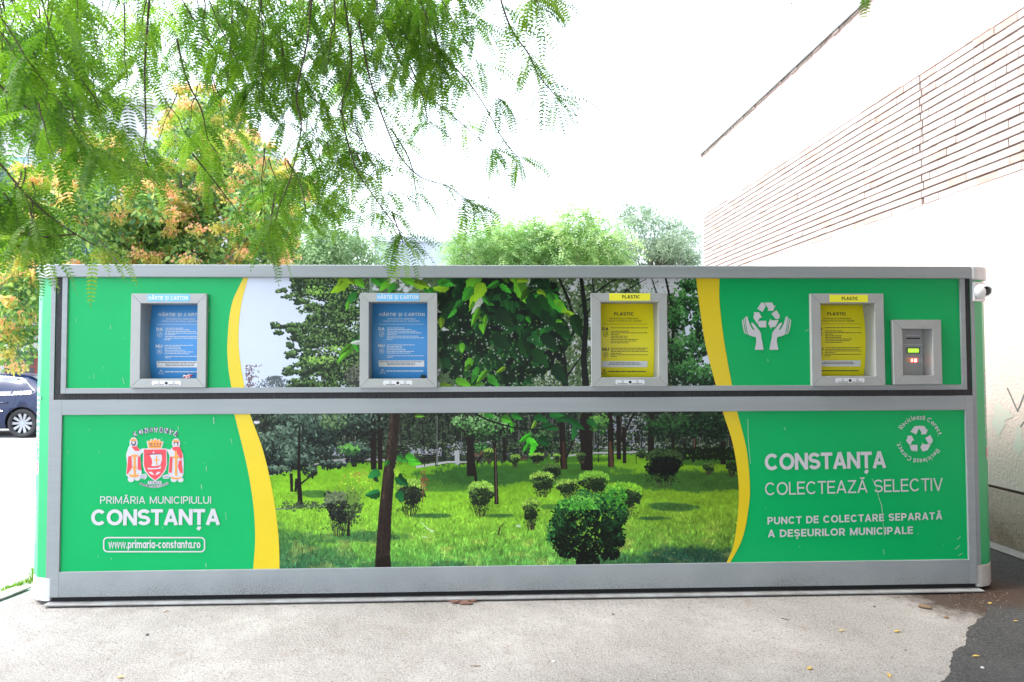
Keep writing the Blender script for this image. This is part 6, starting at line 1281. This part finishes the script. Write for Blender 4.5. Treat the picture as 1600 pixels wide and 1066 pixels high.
add_hang((560, 690), (-90, -10), (70, 190), (2.4, 3.1), 24, 26, mset=(0, 2, 2, 0)); add_hang((-60, 160), (110, 210), (50, 120), (1.8, 2.7), 12, 20, mset=(0, 0, 2, 2)); add_hang((200, 420), (100, 160), (50, 110), (2.4, 3.0), 7, 16, mset=(1, 1, 0)); add_hang((-70, 90), (240, 320), (40, 90), (1.8, 2.3), 12, 22, mset=(0, 2, 2)); add_hang((380, 500), (190, 260), (50, 130), (2.5, 3.0), 9, 20); add_hang((470, 560), (150, 240), (40, 110), (2.6, 3.0), 14, 22); add_hang((700, 740), (-80, -30), (50, 90), (2.5, 2.8), 4, 24)
V = np.array(LV); mesh_from('hanging_leaves', V.reshape(-1, 3) - np.array(loc_base), np.arange(len(V) * 6).reshape(-1, 6), LM, lm, locust)
V = np.array(RV); mesh_from('leaf_ribs', V.reshape(-1, 3) - np.array(loc_base), np.arange(len(V) * 4).reshape(-1, 4), np.zeros(len(V)), [lm[0]], locust)
print('LOCUST leaflets', len(LV))
for k, v in enumerate(twigs.v): twigs.v[k] = tuple(Vector(v) - loc_base)
twigs.build('branchwork', M['twig'], locust, smooth=True)['kind'] = 'stuff'
# trunk, limbs and the crown overhead, widened out of view to cast shade
mb = MB(); top = Vector((.6, 1.2, 4.6)); rnd = random.Random(31)
tg_ = [Vector((rnd.uniform(.3, 3.6), rnd.uniform(3.0, 6.8), rnd.uniform(3.9, 5.2))) for _ in range(16)] + [Vector((rnd.uniform(-1, 5), rnd.uniform(-2, 2), rnd.uniform(4.2, 6.6))) for _ in range(12)]
limbs(mb, (0, 0, -.05), top, tg_, .19, rnd); mb.build('trunk', M['bark'], locust, smooth=True)
C = []
for t in tg_:
    for _ in range(5): C.append(np.array(t) + rn.randn(3) * np.array([.7, .7, .3]))
C = np.array(C); 
for _ in range(520):  # extra unseen clumps, added mostly on the right to shade that end of the kiosk
    x, y = 1.5 + 8.5 * rn.rand() ** .7, rn.uniform(-11, -1.4); low = x > 3.5 and y < -7
    C = np.vstack([C, np.array([[x, y, rn.uniform(2.2, 6.5) if low else rn.uniform(4.3, 6.8)]]) - np.array(loc_base)])
keep = []
for c in C:        # keep the overhead masses out of the picture
    w = Vector(c) + loc_base - CAM; f = w.dot(FWD); ok = f < .1 or (CY - FPX * w.dot(UP) / f) < -330 or abs(w.dot(RT) / f * FPX) > 1400
    keep.append(ok)
C = C[np.array(keep)]; V, F = leaf_cloud(rn, C, np.full(len(C), .62), np.full(len(C), 150), .19, .042, .5, .6, .2); mesh_from('crown', V, F, rn.choice(3, size=len(F)), lm, locust)

# ------------------------------------------------------------------ litter on the ground, one by one
M['leaf_y'] = leaf_mat('fallen_yellow', (.46, .30, .07), (.56, .40, .11), .3); M['leaf_g'] = leaf_mat('fallen_green', (.16, .24, .04), (.24, .32, .07), .3); M['leaf_b'] = leaf_mat('fallen_brown', (.16, .09, .04), (.24, .14, .07), .2); M['stickm'] = mat('stick_brown', (.22, .15, .09), .9, (.12, .08, .05), 40); M['stone_m'] = mat('pebble_dark', (.09, .09, .09), .9, (.16, .16, .16), 30); M['chip_m'] = mat('chip_white', (.6, .6, .58), .8)
def zg(px): return .0052 if px > 1500 else .0012
def fallen(px, py, L, w, ang, m, label):
    L *= .8; w *= .75
    x, y = G2(px, py); mb = MB(); n = 6; top_ = []
    for s in (1, -1):
        pass
    ring = []
    for k in range(n + 1): t = k / n; ring.append((L * (t - .5), w * math.sin(math.pi * t) ** .8, .004 * math.sin(math.pi * t) + .006 * t * t))
    ca, sa = math.cos(ang), math.sin(ang); W3 = lambda a, b_, c: (a * ca - b_ * sa, a * sa + b_ * ca, c)
    for k in range(n):
        a, c = ring[k], ring[k + 1]
        mb.poly([W3(a[0], 0, a[2]), W3(c[0], 0, c[2]), W3(c[0], c[1], c[2] + .003), W3(a[0], a[1], a[2] + .003)]); mb.poly([W3(a[0], -a[1], a[2] + .003), W3(c[0], -c[1], c[2] + .003), W3(c[0], 0, c[2]), W3(a[0], 0, a[2])])
    o = mb.build('fallen_leaf', M[m], loc=(x, y, zg(px))); tag(o, label, 'fallen leaf', 'leaves fallen on the ground in front of the kiosk')
for a in ((260, 957, .040, .013, .6, 'leaf_b', 'small curled brown leaf on the concrete below the left yellow stripe'), (188, 1060, .045, .014, .1, 'leaf_y', 'orange leaf near the lower left corner of the photograph'), (1402, 988, .060, .014, .15, 'leaf_y', 'yellow green leaflet on the concrete below the right lettering'), (1315, 987, .050, .010, -.2, 'leaf_y', 'thin tan leaflet left of the yellow green leaflet on the concrete'), (1265, 1046, .050, .014, .4, 'leaf_y', 'yellow leaflet low in the photograph, left of the one at its lower edge'), (1389, 1057, .050, .013, 1.3, 'leaf_y', 'upright yellow leaflet at the lower edge near the asphalt'),
          (1525, 1028, .048, .014, -.3, 'leaf_y', 'yellow leaflet lying alone on the dark asphalt'), (1547, 945, .034, .016, .5, 'leaf_y', 'bright yellow leaflet in the dirt by the right corner post'), (1587, 973, .032, .012, -.5, 'leaf_y', 'small yellow leaflet on asphalt at the right edge of the photograph'), (1127, 928.5, .07, .012, .05, 'leaf_g', 'pale green leaf at the foot of the kiosk under the right yellow stripe'), (420, 945, .05, .010, .5, 'leaf_b', 'dark narrow leaf on the concrete below the large picture of the park'), (1479, 966, .045, .016, .2, 'leaf_b', 'dark brown leaf right of the brown stick')): fallen(*a)
def sprig(px, py, L, ang, label):
    global LV, LM, RV, RM
    LV, LM, RV, RM = [], [], [], []; x, y = G2(px, py); pinnate((0, 0, .012), (math.cos(ang), math.sin(ang), .12), L, 7, m=0, droop=.02, lw=.006)
    V = np.array(LV); V[..., 2] = np.maximum(V[..., 2], .001); o = mesh_from('fallen_sprig', V.reshape(-1, 3), np.arange(len(V) * 6).reshape(-1, 6), LM, [M['leaf_g']]); o.location = (x, y, .002); tag(o, label, 'leaf sprig', 'green sprigs fallen at the foot of the kiosk')
sprig(1196, 930, .11, .1, 'green leaf sprig at the foot of the kiosk under the lettering'); sprig(738, 940, .08, .9, 'green sprig beside the bark flakes in front of the kiosk')
def stick(name, pts, rad, m, label, cat):
    P = [Vector((*G2(px, py), h)) for px, py, h in pts]; b_ = P[0].copy(); mb = MB(); mb.tube([p - b_ for p in P], rad, 7); o = mb.build(name, m, loc=tuple(b_), smooth=True); tag(o, label, cat); return o
stick('stick', [(1435, 949.5, .014), (1441, 950.5, .015), (1449, 952, .015), (1456, 953.5, .014)], [.011, .014, .014, .010], M['stickm'], 'thick brown stick on the concrete near the right end', 'stick')
stick('twig', [(325, 939, .004), (336, 940, .006), (346, 941, .006), (351, 944, .004)], [.003, .004, .004, .002], M['stickm'], 'thin dark twig at the foot of the kiosk, left of the park picture', 'twig')
stick('twig', [(1221, 967, .003), (1228, 969, .005), (1233, 971, .003)], [.002, .0025, .0015], M['ink'], 'short black twig on the concrete right of the middle', 'twig')
stick('twig', [(735, 1041, .003), (743, 1042, .004), (751, 1041.5, .003)], [.002, .0026, .0016], M['stickm'], 'pale brown twig low in the middle of the photograph', 'twig')
bk = thing('bark_flakes', 'torn reddish bark flakes on the concrete in front of the park picture', 'bark', (*G2(722, 940), .0))
for k, (px, py, L, w, an) in enumerate(((700, 938, .16, .014, .0), (716, 941, .15, .020, -.12), (726, 944, .12, .024, -.3), (735, 940, .10, .015, -.5), (722, 937, .09, .012, .2), (712, 943.5, .07, .012, .1))):
    x, y = G2(px, py); mb = MB(); n = 5; bx_, by_ = x - bk.location.x, y - bk.location.y
    up_ = []
    for j in range(n + 1): t = j / n - .5; wj = w * (1 - (2 * abs(t)) ** 3) * rnd.uniform(.6, 1.1) + .002; up_.append((L * t, wj, .003 + .008 * rnd.random()))
    W3 = lambda a, b_, c: (bx_ + a * math.cos(an) - b_ * math.sin(an), by_ + a * math.sin(an) + b_ * math.cos(an), c)
    mb.prism([W3(a, -q, .0006 + k * .002) for a, q, h in up_] + [W3(a, q, .0006 + k * .002) for a, q, h in up_[::-1]], [W3(a, -q, h + .002 + k * .002) for a, q, h in up_] + [W3(a, q, h + .002 + k * .002) for a, q, h in up_[::-1]])
    mb.build('flake', mat('bark_red', (.12, .055, .04), .95, (.20, .11, .08), 40) if k == 0 else bpy.data.materials['bark_red'], bk)
for px, py, s, m, lb, ct in ((100, 943, .016, 'stone_m', 'black pebble by the left end of the kiosk', 'pebble'), (230, 993, .013, 'stone_m', 'small dark pebble on the concrete at the left', 'pebble'), (1366, 949, .013, 'stone_m', 'dark pebble left of the brown stick', 'pebble'), (865, 1035, .012, 'chip_m', 'white chip low on the concrete near the middle', 'chip'), (1415, 1017, .008, 'stone_m', 'tiny dark pebble on the concrete left of the asphalt edge', 'pebble'), (958, 961, .010, 'stone_m', 'small grey pebble on the concrete under the dark bush picture', 'pebble'), (1535, 1046, .011, 'chip_m', 'pale chip lying on the dark asphalt', 'chip')):
    x, y = G2(px, py); crumple('pebble' if ct == 'pebble' else 'chip', (x, y, zg(px) + s * .4), (s, s * .8, s * .55), [M[m]], int(px), lb, ct)['group'] = 'pebbles and chips on the ground'
